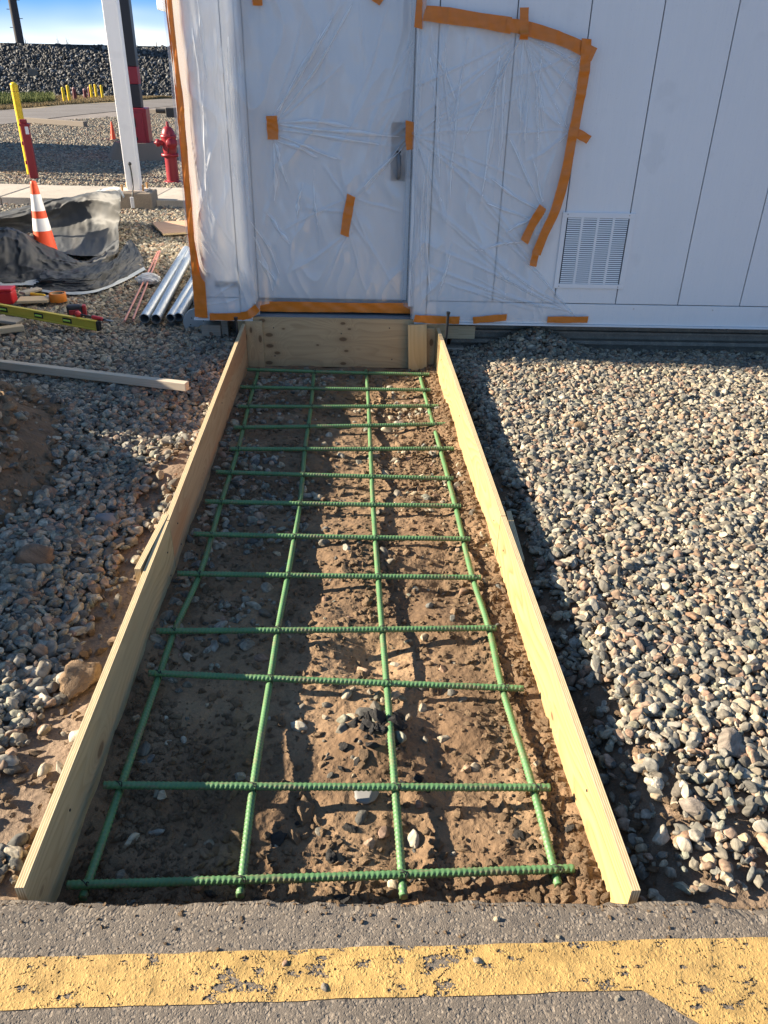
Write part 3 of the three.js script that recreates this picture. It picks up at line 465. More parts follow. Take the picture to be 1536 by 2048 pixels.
{
  const mat = thing('rebar_mat', 'green epoxy coated rebar grid tied with wire inside the plywood form', 'rebar');
  const lv = (py) => -0.147 - 0.012 * sstep(1500, 800, py) + 0.006 * Math.sin(py * 0.013);
  const long = [[[165, 1797], [243, 1570], [320, 1346], [349, 1262], [400, 1147], [443, 1003], [476, 898], [500, 800], [517, 740]], [[480, 1792], [507, 1571], [541, 1355], [556, 1257], [576, 1150], [600, 1004], [610, 898], [622, 812], [628, 742]], [[807, 1794], [790, 1573], [773, 1363], [764, 1255], [756, 1152], [746, 1008], [741, 897], [736, 790], [732, 741]], [[1117, 1772], [1065, 1573], [1004, 1375], [978, 1258], [945, 1155], [910, 1010], [880, 897], [856, 812], [840, 752]]];
  const cross = [[135, 1770, 1148, 1737], [208, 1570, 1100, 1575], [298, 1346, 1047, 1377], [313, 1262, 993, 1256], [355, 1147, 962, 1155], [388, 1068, 940, 1078], [410, 1003, 922, 1012], [432, 944, 907, 957], [459, 898, 908, 897], [467, 855, 894, 848], [476, 813, 877, 812], [480, 774, 861, 780], [494, 739, 859, 749]];
  const lines = long.map((l) => l.map(([x, y]) => atY(x, y, lv(y))));
  lines.forEach((p) => { const m = part(mat, 'long_bar', rebar(p), epoxy); });
  const keep = (p) => { const a = formL(p.z) + 0.012, b = formR(p.z) - 0.012; p.x = clamp(p.x, a, b); return p; };
  cross.forEach(([x0, y0, x1, y1], i) => {
    const y = lv((y0 + y1) / 2) + 0.0175, a = keep(atY(x0, y0, y)), b = keep(atY(x1, y1, y)), m = a.clone().add(b).multiplyScalar(0.5); m.y -= 0.002;
    part(mat, 'cross_bar', rebar([a, m, b]), epoxy);
    for (const l of lines) { // a wire tie where the bars cross
      let q = null; for (let k = 0; k + 1 < l.length; k++) { const u = l[k], v = l[k + 1]; const zz = lerp(a.z, b.z, (lerp(u.x, v.x, 0.5) - a.x) / (b.x - a.x)); if ((u.z - zz) * (v.z - zz) <= 0) { const t = (zz - u.z) / (v.z - u.z); q = u.clone().lerp(v, t); q.z = zz; break; } }
      if (!q) continue; const turn = 0.78 + gauss() * 0.2, pts = []; for (let k = 0; k <= 14; k++) { const s = k / 14 * 6.6, rx = 0.0135, ry = 0.0215; pts.push(new THREE.Vector3(Math.cos(turn) * Math.cos(s) * rx, Math.sin(s) * ry, Math.sin(turn) * Math.cos(s) * rx)); } pts.push(new THREE.Vector3(0.012, 0.026 + 0.006 * rnd(), 0.008), new THREE.Vector3(rr(-0.01, 0.02), 0.03, rr(0.005, 0.025)));
      const w = part(mat, 'tie_wire', new THREE.TubeGeometry(new THREE.CatmullRomCurve3(pts), 34, 0.0013, 5), tieMat); w.position.set(q.x, q.y + 0.0085, q.z);
    }
  });
}

// ------------------------------------------------------------------ building
const ZW = -4.75, YB = 0.115, XC = -1.085, JL = -0.743, JR = 0.247, ROOF = 2.95, XE = 5.2, ZK = -8.2;
const wallTex = dataTex(1024, 1024, (i, j) => { const u = i / 1024, v = j / 1024, a = tfbm(u, v, 4, 4, 651), grain = tn(u * 240, v * 12, 240, 12, 655), sc = sstep(0.66, 0.8, tfbm(u, v, 9, 4, 659)); const g = 0.97 + 0.05 * (a - 0.5) - 0.02 * grain - 0.05 * sc; const sp = hash(i >> 1, j >> 1, 661) > 0.9985 ? 0.85 : 1; return L3(0.83 * g * sp, 0.83 * g * sp, 0.825 * g * sp); }, { sx: 1.6, sy: 1.6 });
const wallBump = dataTex(512, 512, (i, j) => { const u = i / 512, v = j / 512, g = 0.5 * tn(u * 200, v * 9, 200, 9, 661) + 0.5 * tfbm(u, v, 60, 2, 665); return [g, g, g]; }, { srgb: false, sx: 0.8, sy: 0.8 });
const panelMat = new THREE.MeshStandardMaterial({ map: wallTex, bumpMap: wallBump, bumpScale: 0.0008, roughness: 0.5 });
const trimMat = plain(0.76, 0.77, 0.775, 0.45), grooveMat = plain(0.25, 0.26, 0.27, 0.8), doorMat = new THREE.MeshStandardMaterial({ map: wallTex, roughness: 0.4, bumpMap: wallBump, bumpScale: 0.0003 });
const bld = thing('modular_building', 'white panelled utility building with a recessed door wrapped in plastic', 'building');
const put = (m, x, y, z) => { m.position.set(x, y, z); return m; };
const span = (parent, name, x0, x1, y0, y1, z0, z1, mat, r = 0) => { const g = r ? rbox(x1 - x0, y1 - y0, z1 - z0, r) : box(x1 - x0, y1 - y0, z1 - z0), uv = g.attributes.uv; for (let i = 0; i < uv.count; i++) uv.setXY(i, uv.getX(i) + (x0 + x1) * 0.83, uv.getY(i) + (y0 + y1) / 2 + x0 * 0.37); return put(part(parent, name, g, mat), (x0 + x1) / 2, (y0 + y1) / 2, (z0 + z1) / 2); };
{
  span(bld, 'wall_core', JR + 0.003, XE, YB + 0.012, ROOF, ZW - 0.16, ZW - 0.019, grooveMat);
  span(bld, 'wall_core', XC + 0.003, JL - 0.003, YB + 0.012, ROOF, ZW - 0.16, ZW - 0.019, grooveMat);
  span(bld, 'side_wall', XC, XC + 0.1, YB + 0.013, ROOF, ZK, ZW - 0.162, panelMat); span(bld, 'side_wall', XE - 0.1, XE, YB + 0.013, ROOF, ZK, ZW - 0.162, panelMat);
  span(bld, 'rear_wall', XC + 0.102, XE - 0.102, YB + 0.013, ROOF, ZK, ZK + 0.1, panelMat);
  const roof = span(bld, 'roof', XC - 0.02, XE + 0.02, ROOF + 0.002, ROOF + 0.1, ZK - 0.02, ZW + 0.02, trimMat);
  span(bld, 'floor', XC + 0.005, XE - 0.005, YB - 0.02, YB + 0.01, ZK, ZW - 0.03, grooveMat);
  span(bld, 'header_panel', JL, JR, 2.36, ROOF, ZW - 0.16, ZW, panelMat, 0.003);
  // siding panels with open joints between them
  const yG = 0.244, edges = [JR + 0.0, 0.323, 0.725, 1.105, 1.482, 1.867, 2.25, 2.633, 3.016, 3.4, 3.78, 4.17, 4.55, 4.93, XE];
  for (let k = 0; k + 1 < edges.length; k++) { const first = k === 0; span(bld, 'wall_panel', edges[k] + (first ? 0 : 0.003), edges[k + 1] - 0.003, first ? YB : yG, ROOF, ZW - 0.018, ZW + (first ? 0.003 : 0), panelMat, 0.0025); }
  span(bld, 'base_trim', 0.326, XE, YB, yG - 0.005, ZW - 0.018, ZW + 0.001, panelMat, 0.0025);
  span(bld, 'wall_panel', XC, JL - 0.075, yG, ROOF, ZW - 0.018, ZW, panelMat, 0.0025); span(bld, 'wall_panel', JL - 0.070, JL, YB, ROOF, ZW - 0.018, ZW + 0.002, panelMat, 0.0025);
  span(bld, 'base_trim', XC, JL - 0.075, YB, yG - 0.005, ZW - 0.018, ZW + 0.001, panelMat, 0.0025);
  // drip edge under the wall
  span(bld, 'drip_edge', JR + 0.004, XE, YB - 0.012, YB - 0.001, ZW - 0.05, ZW + 0.012, trimMat); span(bld, 'drip_edge', XC - 0.02, JL - 0.002, YB - 0.012, YB - 0.001, ZW - 0.05, ZW + 0.012, trimMat);
  // door in its recess
  span(bld, 'door_frame', JL, JL + 0.022, 0.205, 2.36, ZW - 0.16, ZW - 0.004, trimMat, 0.003); span(bld, 'door_frame', JR - 0.036, JR, 0.205, 2.36, ZW - 0.16, ZW - 0.004, trimMat, 0.003);
  span(bld, 'threshold', JL, JR, 0.165, 0.203, ZW - 0.16, ZW - 0.09, plain(0.2, 0.2, 0.2, 0.5, { metalness: 0.5 }), 0.003);
  span(bld, 'door_gap', JL + 0.023, JR - 0.037, 0.204, 2.35, ZW - 0.158, ZW - 0.150, plain(0.02, 0.02, 0.02, 0.9));
  const door = thing('x', '', ''); scene.remove(door); delete taken.x; door.name = 'door'; door.userData = {}; bld.add(door);
  span(door, 'door_leaf', JL + 0.026, JR - 0.044, 0.214, 2.34, ZW - 0.149, ZW - 0.12, doorMat, 0.003);
  const steel = plain(0.17, 0.175, 0.185, 0.5, { metalness: 0.35 }), zp = ZW - 0.12;
  const pc = atZ(797, 300, zp).x, hp = span(door, 'handle_plate', pc - 0.042, pc + 0.042, 0.905, 1.21, zp + 0.0003, zp + 0.007, steel, 0.0025);
  const ring = put(part(door, 'lock_cylinder', new THREE.CylinderGeometry(0.021, 0.024, 0.014, 24).rotateX(Math.PI / 2), steel), pc, 1.166, zp + 0.0142); put(part(door, 'keyhole', box(0.004, 0.014, 0.003), steelDark), pc, 1.166, zp + 0.0228);
  const grip = new THREE.TubeGeometry(new THREE.CatmullRomCurve3([[0, 1.04, 0.004], [0, 1.045, 0.035], [0.002, 1.02, 0.055], [0.004, 0.97, 0.06], [0.002, 0.935, 0.05], [0, 0.922, 0.01]].map((v) => new THREE.Vector3(pc + v[0], v[1], zp + v[2]))), 40, 0.0125, 12); part(door, 'pull_handle', grip, steel);
  span(door, 'thumb_latch', pc - 0.013, pc + 0.013, 1.055, 1.068, zp + 0.0072, zp + 0.045, steelDark, 0.003);
  // ventilation grille
  const vent = new THREE.Group(); vent.name = 'vent_grille'; bld.add(vent); const vx0 = 1.088, vx1 = 1.512, vy0 = 0.336, vy1 = 0.770, vz = ZW + 0.0095, vm = plain(0.80, 0.80, 0.80, 0.35);
  span(vent, 'backing', vx0 + 0.02, vx1 - 0.02, vy0 + 0.02, vy1 - 0.02, ZW + 0.0006, ZW + 0.0012, plain(0.05, 0.055, 0.065, 0.9));
  span(vent, 'frame', vx0, vx1, vy1 - 0.030, vy1, ZW + 0.0005, vz, vm, 0.002); span(vent, 'frame', vx0, vx1, vy0, vy0 + 0.026, ZW + 0.0005, vz, vm, 0.002);
  span(vent, 'frame', vx0, vx0 + 0.028, vy0 + 0.026, vy1 - 0.03, ZW + 0.0005, vz, vm, 0.002); span(vent, 'frame', vx1 - 0.03, vx1, vy0 + 0.026, vy1 - 0.03, ZW + 0.0005, vz, vm, 0.002);
  const cols = 4, cw = (vx1 - vx0 - 0.058) / cols, sl = box(cw - 0.0135, 0.0078, 0.0012);
  for (let c = 0; c < cols; c++) { const x = vx0 + 0.028 + (c + 0.5) * cw; if (c) span(vent, 'mullion', x - cw / 2 - 0.007, x - cw / 2 + 0.007, vy0 + 0.026, vy1 - 0.03, ZW + 0.0015, vz - 0.0008, vm, 0.001); for (let k = 0; k < 32; k++) { const s = part(vent, 'slat', sl, vm); s.position.set(x, vy0 + 0.026 + (k + 0.5) * (vy1 - vy0 - 0.056) / 32, ZW + 0.0062); s.rotation.x = -0.22; } }
  const scr = new THREE.CylinderGeometry(0.004, 0.004, 0.002, 10).rotateX(Math.PI / 2); for (const [x, y] of [[vx0 + 0.03, vy1 - 0.012], [vx1 - 0.035, vy1 - 0.012], [vx0 + 0.03, vy0 + 0.012], [vx1 - 0.035, vy0 + 0.012]]) put(part(vent, 'screw', scr, plain(0.5, 0.5, 0.5, 0.4, { metalness: 0.8 })), x, y, vz + 0.0005);
  const bolt = new THREE.CylinderGeometry(0.005, 0.005, 0.003, 10).rotateX(Math.PI / 2), boltM = plain(0.6, 0.6, 0.6, 0.4, { metalness: 0.6 }); for (let k = 0; k < 8; k++) put(part(bld, 'screw', bolt, boltM), 0.62 + k * 0.49, yG - 0.028, ZW + 0.0015);
  // small plate and printed marks low on the corner panel
  const mk = plain(0.35, 0.36, 0.36, 0.6); { const a = atZ(430, 562, ZW), b = atZ(481, 574, ZW); span(bld, 'bracket_plate', a.x, b.x, b.y, a.y, ZW + 0.0005, ZW + 0.003, mk, 0.001); for (const px of [453, 468]) put(part(bld, 'hole', new THREE.CylinderGeometry(0.006, 0.006, 0.001, 12).rotateX(Math.PI / 2), steelDark), atZ(px, 567, ZW).x, atZ(px, 567, ZW).y, ZW + 0.0036); }
  const ink = plain(0.06, 0.06, 0.07, 0.8), p0 = atZ(404, 547, ZW), p1 = atZ(420, 553, ZW); const bar = (x0, x1, y0, y1) => span(bld, 'printed_mark', x0, x1, y0, y1, ZW + 0.0005, ZW + 0.001, ink);
  bar(p0.x, p1.x, p0.y, p0.y + 0.002); bar(p0.x, p1.x, p1.y, p1.y + 0.002); bar(p1.x - 0.002, p1.x, p1.y, p0.y); bar(p0.x, p0.x + 0.002, p1.y, p0.y); bar(p0.x + 0.012, p1.x - 0.012, (p0.y + p1.y) / 2 - 0.002, (p0.y + p1.y) / 2 + 0.003); for (const px of [405, 409, 413]) { const q = atZ(px, 566, ZW); bar(q.x - 0.0015, q.x + 0.0015, q.y - 0.008, q.y + 0.006); }
  // steel skid beam below
  const bm = new THREE.MeshStandardMaterial({ map: earthTex(256, 0.8, [0.33, 0.28, 0.23], [0.26, 0.22, 0.18], [0.38, 0.30, 0.22], 671), roughness: 0.75, metalness: 0 });
  const zb = -4.90; span(bld, 'skid_beam', 0.50, XE - 0.1, -0.16, 0.085, zb - 0.02, zb, bm); span(bld, 'skid_flange', 0.50, XE - 0.1, 0.02, 0.034, zb + 0.0005, zb + 0.035, bm); span(bld, 'skid_flange', 0.50, XE - 0.1, -0.045, -0.020, zb + 0.0005, zb + 0.05, bm, 0.003); span(bld, 'skid_rail', XC + 0.1, -0.85, -0.1, 0.085, zb - 0.12, zb - 0.08, bm);
  for (const x of [2.17, 2.22, 2.27]) put(part(bld, 'bolt', new THREE.CylinderGeometry(0.009, 0.009, 0.012, 6).rotateX(Math.PI / 2), steelDark), x, 0.062, zb + 0.007);
  // cooling unit on the side wall
  const q0 = atZ(314, 20, -5.9), ac = new THREE.Group(); ac.name = 'air_conditioner'; bld.add(ac); span(ac, 'cabinet', q0.x, XC - 0.002, q0.y, q0.y + 0.8, -6.6, -5.9, trimMat, 0.01); const arm = span(ac, 'bracket', q0.x + 0.1, XC - 0.003, q0.y - 0.05, q0.y - 0.002, -5.94, -5.91, trimMat);
}

// ------------------------------------------------------------------ plastic sheeting with orange tape
const film = new THREE.MeshPhysicalMaterial({ color: rgb(0.93, 0.94, 0.95), transmission: 0.74, thickness: 0, roughness: 0.11, ior: 1.5, side: THREE.DoubleSide });
const W = (px, py) => atZ(px, py, ZW);
const creases = [];                                           // [x0, y0, x1, y1, height, width]
const crease = (a, b, h = 0.01, w = 0.013) => { const p = W(...a), q = W(...b); creases.push([p.x, p.y, q.x, q.y, h, w]); };
// from the tape on the door up to the top, across to the handle, and down to the threshold
[[545, 228, 690, -20], [552, 230, 700, -15], [560, 234, 712, -10], [548, 232, 660, 20], [556, 240, 690, 120], [545, 225, 610, 10]].forEach(([a, b, c, d], i) => crease([a, b], [c, d], 0.016 - i * 0.0015, 0.012));
[[550, 250, 815, 275], [555, 262, 800, 300], [552, 272, 700, 330], [548, 282, 640, 320], [560, 245, 740, 262], [547, 285, 560, 330], [543, 285, 545, 420], [545, 285, 580, 400]].forEach(([a, b, c, d]) => crease([a, b], [c, d], 0.012, 0.016));
crease([802, 292], [704, 398], 0.022, 0.014); crease([806, 296], [712, 400], 0.016, 0.01);
[[695, 470, 640, 600], [690, 475, 560, 560], [705, 420, 800, 600], [700, 440, 770, 560], [710, 400, 812, 430], [690, 430, 600, 420], [700, 476, 740, 610], [688, 400, 640, 330], [690, 405, 560, 470]].forEach(([a, b, c, d]) => crease([a, b], [c, d], 0.010, 0.018));
[[500, 440, 560, 560], [505, 470, 545, 600], [515, 520, 560, 590], [498, 500, 520, 610], [530, 430, 580, 500], [600, 380, 590, 470], [625, 360, 640, 510]].forEach(([a, b, c, d]) => crease([a, b], [c, d], 0.012, 0.014));
[[830, 60, 790, 160], [832, 70, 760, 220], [835, 60, 800, 230], [720, 20, 725, 180], [770, 30, 690, 260], [660, 60, 630, 200]].forEach(([a, b, c, d]) => crease([a, b], [c, d], 0.009, 0.014));
// narrow gathers down the corner strip
for (let k = 0; k < 9; k++) { const x = 372 + k * 11 + rr(-4, 4), y0 = rr(-30, 200); crease([x + 10, y0], [x + 10 + rr(5, 26), y0 + rr(160, 380)], rr(0.006, 0.014), rr(0.008, 0.014)); }
[[402, 440, 450, 540], [400, 400, 470, 560], [405, 470, 440, 520], [410, 380, 480, 500], [396, 300, 440, 470], [490, 540, 512, 612], [470, 480, 508, 605], [420, 600, 480, 560], [410, 610, 500, 590]].forEach(([a, b, c, d]) => crease([a, b], [c, d], 0.010, 0.011));
// the wall sheet: fans from the taped points
for (let k = 0; k < 14; k++) { const a = lerp(2.75, 0.42, k / 13) + gauss() * 0.12, l = rr(150, 420); crease([1045, 70], [1045 + Math.cos(a) * l, 70 + Math.sin(a) * l], rr(0.007, 0.02), rr(0.009, 0.016)); }
for (let k = 0; k < 11; k++) { const a = lerp(-0.75, 1.25, k / 10) + gauss() * 0.14, l = rr(130, 420) * (a > 0.35 ? 1.15 : 0.6); crease([826, 268], [826 + Math.cos(a) * l, 268 + Math.sin(a) * l], rr(0.006, 0.018), rr(0.008, 0.016)); }
for (let k = 0; k < 8; k++) { const a = lerp(3.35, 4.15, k / 7); const l = rr(180, 420); crease([1140, 622], [1140 + Math.cos(a) * l, 622 + Math.sin(a) * l], rr(0.007, 0.018), rr(0.01, 0.018)); }
[[862, 60, 870, 330], [872, 120, 880, 420], [890, 90, 905, 300], [930, 110, 900, 420], [1010, 120, 985, 420], [1000, 100, 950, 470], [1060, 120, 1050, 330], [1080, 110, 1075, 360]].forEach(([a, b, c, d]) => crease([a, b], [c, d], 0.022, 0.024));
[[1140, 262, 1000, 270], [1140, 262, 1040, 330], [1140, 265, 1060, 200], [1075, 420, 960, 340], [1070, 430, 1000, 470], [1060, 440, 950, 400], [1080, 412, 1010, 260], [1085, 412, 1060, 300], [1048, 480, 930, 500], [1160, 110, 1090, 210], [1160, 115, 1110, 300], [1155, 105, 1010, 160], [860, 110, 880, 250], [865, 100, 920, 220], [858, 300, 862, 600], [850, 340, 846, 620], [900, 500, 870, 610], [960, 560, 1080, 610], [880, 560, 1100, 625], [880, 430, 1060, 600]].forEach(([a, b, c, d]) => crease([a, b], [c, d], 0.012, 0.014));
function creaseAt(x, y) {
  let h = 0;
  for (const [x0, y0, x1, y1, a, w] of creases) {
    const dx = x1 - x0, dy = y1 - y0, L = dx * dx + dy * dy; let t = ((x - x0) * dx + (y - y0) * dy) / L; if (t < -0.1 || t > 1.1) continue; t = clamp(t);
    const l = Math.sqrt(L), kk = Math.sin(x0 * 91 + x1 * 57 + y1 * 33), bend = 0.03 * kk * Math.sin(t * Math.PI) * l + 0.003 * Math.sin(t * 9 + x1 * 50), d = Math.abs(((x - x0) * dy - (y - y0) * dx) / l + bend); const ww = w * (0.55 + 1.1 * t) * (1 + 0.35 * kk);
    if (d < ww) { const q = 1 - d / ww; h += a * q * q * Math.sin(Math.PI * (0.12 + 0.88 * t)) * 0.9; }
  }
  const sag = fbm(x * 3.2 + 0.6 * y + 3, y * 1.5 + 8, 3, 681), fold = Math.pow(1 - Math.abs(2 * fbm(x * 4.5 + 1.8 * fbm(y * 2, x * 2, 2, 684), y * 1.3 - x, 3, 683) - 1), 5);
  return (0.3 + 0.7 * sstep(0.14, 0.34, y)) * (Math.min(h, 0.03) + 0.03 * (sag - 0.45) + 0.02 * fold + 0.005 * (fbm(x * 24, y * 10, 2, 685) - 0.5));
}
function doorSheetZ(x, y) {
  const bulge = 0.095 * Math.pow(Math.sin(Math.PI * Math.pow(clamp((x - XC - 0.04) / 0.3), 0.7)), 0.9) * sstep(0.25, 0.75, y);
  const inL = sstep(JL - 0.03, JL + 0.13, x), inR = 1 - sstep(JR - 0.085, JR + 0.0, x), inside = inL * inR;
  const deep = lerp(0.016, -0.094, inside);
  return ZW + deep + bulge * (1 - sstep(JL - 0.06, JL + 0.02, x)) + creaseAt(x, y) * sstep(XC, XC + 0.03, x) + (x < JL ? 0.010 * Math.sin((x - XC) * 70 + 2 * fbm(y * 1.5, 3, 2, 688)) * sstep(0.3, 0.8, y) * sstep(XC, XC + 0.05, x) : 0);
}
const wallSheetZ = (x, y) => ZW + 0.014 + creaseAt(x, y) * sstep(JR - 0.02, JR + 0.02, x);
function gridSheet(nu, nv, f) { const P = [], U = [], I = []; for (let j = 0; j <= nv; j++) for (let i = 0; i <= nu; i++) { const p = f(i / nu, j / nv); P.push(p[0], p[1], p[2]); U.push(p[0], p[1]); } for (let j = 0; j < nv; j++) for (let i = 0; i < nu; i++) { const a = j * (nu + 1) + i, b = a + 1, c = a + nu + 1, d = c + 1; I.push(a, b, d, a, d, c); } const g = new THREE.BufferGeometry(); g.setAttribute('position', new THREE.Float32BufferAttribute(P, 3)); g.setAttribute('uv', new THREE.Float32BufferAttribute(U, 2)); g.setIndex(I); g.computeVertexNormals(); return g; }
const poly = (pts, key, val) => (k) => { for (let i = 0; i + 1 < pts.length; i++) { const a = pts[i], b = pts[i + 1]; if ((a[key] - k) * (b[key] - k) <= 0) return lerp(a[val], b[val], (k - a[key]) / (b[key] - a[key] || 1)); } return (k - pts[0][key]) * (pts[pts.length - 1][key] - pts[0][key]) < 0 ? pts[0][val] : pts[pts.length - 1][val]; };
const plastic = thing('plastic_sheeting', 'clear wrinkled plastic film taped over the recessed door and corner', 'plastic sheet');
part(plastic, 'film', gridSheet(250, 400, (u, v) => { const x = lerp(XC - 0.012, JR + 0.004, u), y0 = (x > JL + 0.04 && x < JR - 0.02) ? 0.19 : 0.135, y = lerp(y0, 2.55, v); return [x, y, doorSheetZ(x, y)]; }), film);
const plastic2 = thing('plastic_sheeting', 'clear plastic film fanning out over the wall panels beside the door', 'plastic sheet');
{
  const xr = poly([W(1150, 632), W(1143, 622), W(1100, 570), W(1064, 528), W(1085, 465), W(1105, 420), W(1125, 350), W(1141, 262), W(1155, 190), W(1166, 100)], 'y', 'x'), top = [W(846, 22), W(950, 38), W(1045, 54), W(1110, 76), W(1168, 100)];
  const topAt = (u) => { const k = u * 4, i = Math.min(3, Math.floor(k)); return lerp(top[i].y, top[i + 1].y, k - i); };
  part(plastic2, 'film', gridSheet(230, 280, (u, v) => { const y = lerp(0.132, topAt(u), v), x = lerp(JR - 0.012, xr(y), u); return [x, y, wallSheetZ(x, y)]; }), film);
}
function highlightFolds(parent, zf, test) {  // denser film ribbons along creases stand in for white highlight streaks
  const streakFilm = film.clone(); streakFilm.transmission = 0.52; const gs = [];
  creases.forEach(([x0, y0, x1, y1, a, w], i) => {
    if (a < 0.0105 || !test(x0, y0, x1, y1)) return;
    const dx = x1 - x0, dy = y1 - y0, l = Math.hypot(dx, dy), kk = Math.sin(x0 * 91 + x1 * 57 + y1 * 33), end = 0.55 + 0.4 * hash(i, 3), wd = 0.008 + 0.022 * hash(i, 7);
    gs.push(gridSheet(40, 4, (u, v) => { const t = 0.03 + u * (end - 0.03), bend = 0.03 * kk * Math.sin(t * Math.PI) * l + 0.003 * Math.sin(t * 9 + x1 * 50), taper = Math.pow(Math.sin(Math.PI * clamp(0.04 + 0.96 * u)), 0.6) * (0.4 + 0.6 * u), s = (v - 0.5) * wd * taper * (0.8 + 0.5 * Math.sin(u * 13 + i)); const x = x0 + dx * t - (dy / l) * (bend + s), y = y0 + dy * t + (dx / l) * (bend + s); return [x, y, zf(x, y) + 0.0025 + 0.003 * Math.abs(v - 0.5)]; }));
  });
  part(parent, 'highlight_folds', mergeGeometries(gs), streakFilm);
}
highlightFolds(plastic, (x, y) => doorSheetZ(clamp(x, XC, JR), y), (x0, y0, x1, y1) => Math.max(x0, x1) < JR - 0.03 && Math.max(y0, y1) < 2.4 && Math.min(y0, y1) > 0.22);
highlightFolds(plastic2, wallSheetZ, (x0, y0, x1, y1) => Math.min(x0, x1) > JR - 0.02 && Math.max(x0, x1) < 1.12 && Math.max(y0, y1) < 1.64 && Math.min(y0, y1) > 0.13 && Math.max(x0, x1) - 0.72 < (Math.min(y0, y1) > 0.45 ? 0.3 : 0.12 + Math.max(0, 0.3 - Math.min(y0, y1))));
const tapeTex = dataTex(256, 64, (i, j) => { const a = tfbm(i / 256, j / 64, 6, 4, 691), b = hash(i, j, 8); const g = 0.86 + 0.2 * a + 0.06 * b; return L3(0.66 * g, 0.19 * g, 0.018 * g); }, { sx: 0.4, sy: 0.1 });
const tapeMat = new THREE.MeshStandardMaterial({ map: tapeTex, roughness: 0.38, side: THREE.DoubleSide });
function tape(parent, pts, w, zf, lift = 0.006, cut = 0.3) {
  const q = pts.map(([x, y]) => { const p = W(x, y); return new THREE.Vector3(p.x, p.y, 0); }), c = new THREE.CatmullRomCurve3(q.length > 2 ? q : [q[0], q[0].clone().lerp(q[1], 0.5), q[1]]), len = c.getLength(), n = Math.max(8, Math.ceil(len / 0.012)), m = 6, sd = q[0].x * 31 + q[0].y * 17;
  return part(parent, 'tape_strip', gridSheet(n, m, (u, v) => { const p = c.getPointAt(u), t = c.getTangentAt(u); const s = (v - 0.5) * w * (1 + 0.05 * Math.sin(u * 9 + sd)), e = (u === 0 || u === 1) ? (v - 0.5) * cut * w * (hash(sd * 100 | 0, u * 7) - 0.3) : 0; const x = p.x - t.y * s + t.x * e, y = p.y + t.x * s + t.y * e; return [x, y, zf(p.x, p.y) + lift + 0.006 * (fbm(x * 34 + sd, y * 34, 3, 695) - 0.35) + 0.0015 * Math.sin(u * 40 + v * 5 + sd)]; }), tapeMat);
}
{
  const dz = (x, y) => doorSheetZ(clamp(x, XC, JR), y), wz = (x, y) => wallSheetZ(x, y), flat = () => ZW + 0.006;
  tape(plastic, [[338, -160], [346, 0], [354, 70], [364, 150], [374, 260], [383, 370], [391, 470], [399, 560], [404, 633]], 0.078, (x, y) => ZW + 0.018, 0.004, 0.1).userData.label = 'long orange tape strip down the wall corner';
  tape(plastic, [[336, -160], [343, 0], [352, 80], [360, 150], [369, 260], [377, 360], [386, 470], [393, 540]], 0.03, (x, y) => ZW + 0.034, 0.006 , 0.1);
  tape(plastic, [[421, 631], [455, 631], [488, 630]], 0.044, dz, 0.010); tape(plastic, [[484, 630], [500, 626], [516, 614]], 0.05, (x, y) => Math.max(dz(x, y), ZW + 0.006), 0.012);
  tape(plastic, [[512, 619], [660, 621], [828, 623]], 0.062, () => ZW - 0.086, 0.012, 0.05).userData.label = 'wide orange tape strip along the door threshold';
  const wb = (x, y) => wallSheetZ(x, y) + 0.004; tape(plastic2, [[828, 634], [870, 637], [918, 638]], 0.048, wb, 0.007); tape(plastic2, [[945, 638], [1012, 632]], 0.042, wb, 0.006); tape(plastic2, [[1093, 637], [1174, 637]], 0.04, wb, 0.006);
  tape(plastic, [[821, 243], [820, 270], [822, 300]], 0.05, () => ZW - 0.03, 0.006); tape(plastic, [[540, 233], [542, 258], [543, 281]], 0.062, dz, 0.014); tape(plastic, [[702, 394], [694, 436], [688, 475]], 0.052, dz, 0.016);
  tape(plastic2, [[848, 27], [900, 33], [960, 42], [1020, 52]], 0.07, wz, 0.012); tape(plastic2, [[1010, 50], [1045, 56], [1110, 75], [1150, 92], [1184, 110]], 0.062, wz, 0.016);
  tape(plastic2, [[1046, 16], [1045, 50], [1044, 80]], 0.046, wz, 0.030); tape(plastic2, [[1169, 78], [1166, 130], [1156, 200], [1142, 270]], 0.054, wz, 0.022); tape(plastic2, [[1144, 255], [1126, 350], [1106, 420], [1085, 466], [1070, 505]], 0.054, wz, 0.026); tape(plastic2, [[1070, 498], [1063, 529]], 0.042, wz, 0.024);
  tape(plastic2, [[1146, 262], [1175, 279]], 0.046, wz, 0.014); tape(plastic2, [[1083, 411], [1063, 446], [1046, 481]], 0.05, wz, 0.022);
  tape(plastic, [[846, -60], [843, 0], [837, 57]], 0.05, () => ZW + 0.012, 0.006); tape(plastic, [[505, -60], [510, 9]], 0.055, dz, 0.01); tape(plastic, [[742, -14], [764, 2]], 0.04, dz, 0.012);
}

// ------------------------------------------------------------------ timber blocking under the building
function block(name, x0, y0, x1, y1, zf, depth, mat, label, category = 'block') { const a = atZ(x0, y0, zf), b = atZ(x1, y1, zf), w = b.x - a.x, h = a.y - b.y; const m = solo(name, rbox(w, h, depth, 0.003), mat, label, category); m.position.set((a.x + b.x) / 2, (a.y + b.y) / 2, zf - depth / 2); return m; }
block('timber_block', 402, 650, 443, 680, -4.82, 0.09, greyWoodMat, 'short grey timber offcut with ink marks wedged under the wall corner');
block('timber_post', 441, 640, 460, 705, -4.84, 0.09, greyWoodMat, 'upright grey timber propping the wall corner beside the form', 'post');
block('timber_block', 412, 692, 446, 703, -4.80, 0.14, pineMat, 'pale sunlit wood scrap lying in gravel below the propped corner');
block('timber_block', 884, 651, 949, 678, -4.80, 0.06, pineMat, 'pale wood block fixed under the wall beside the steel stake');
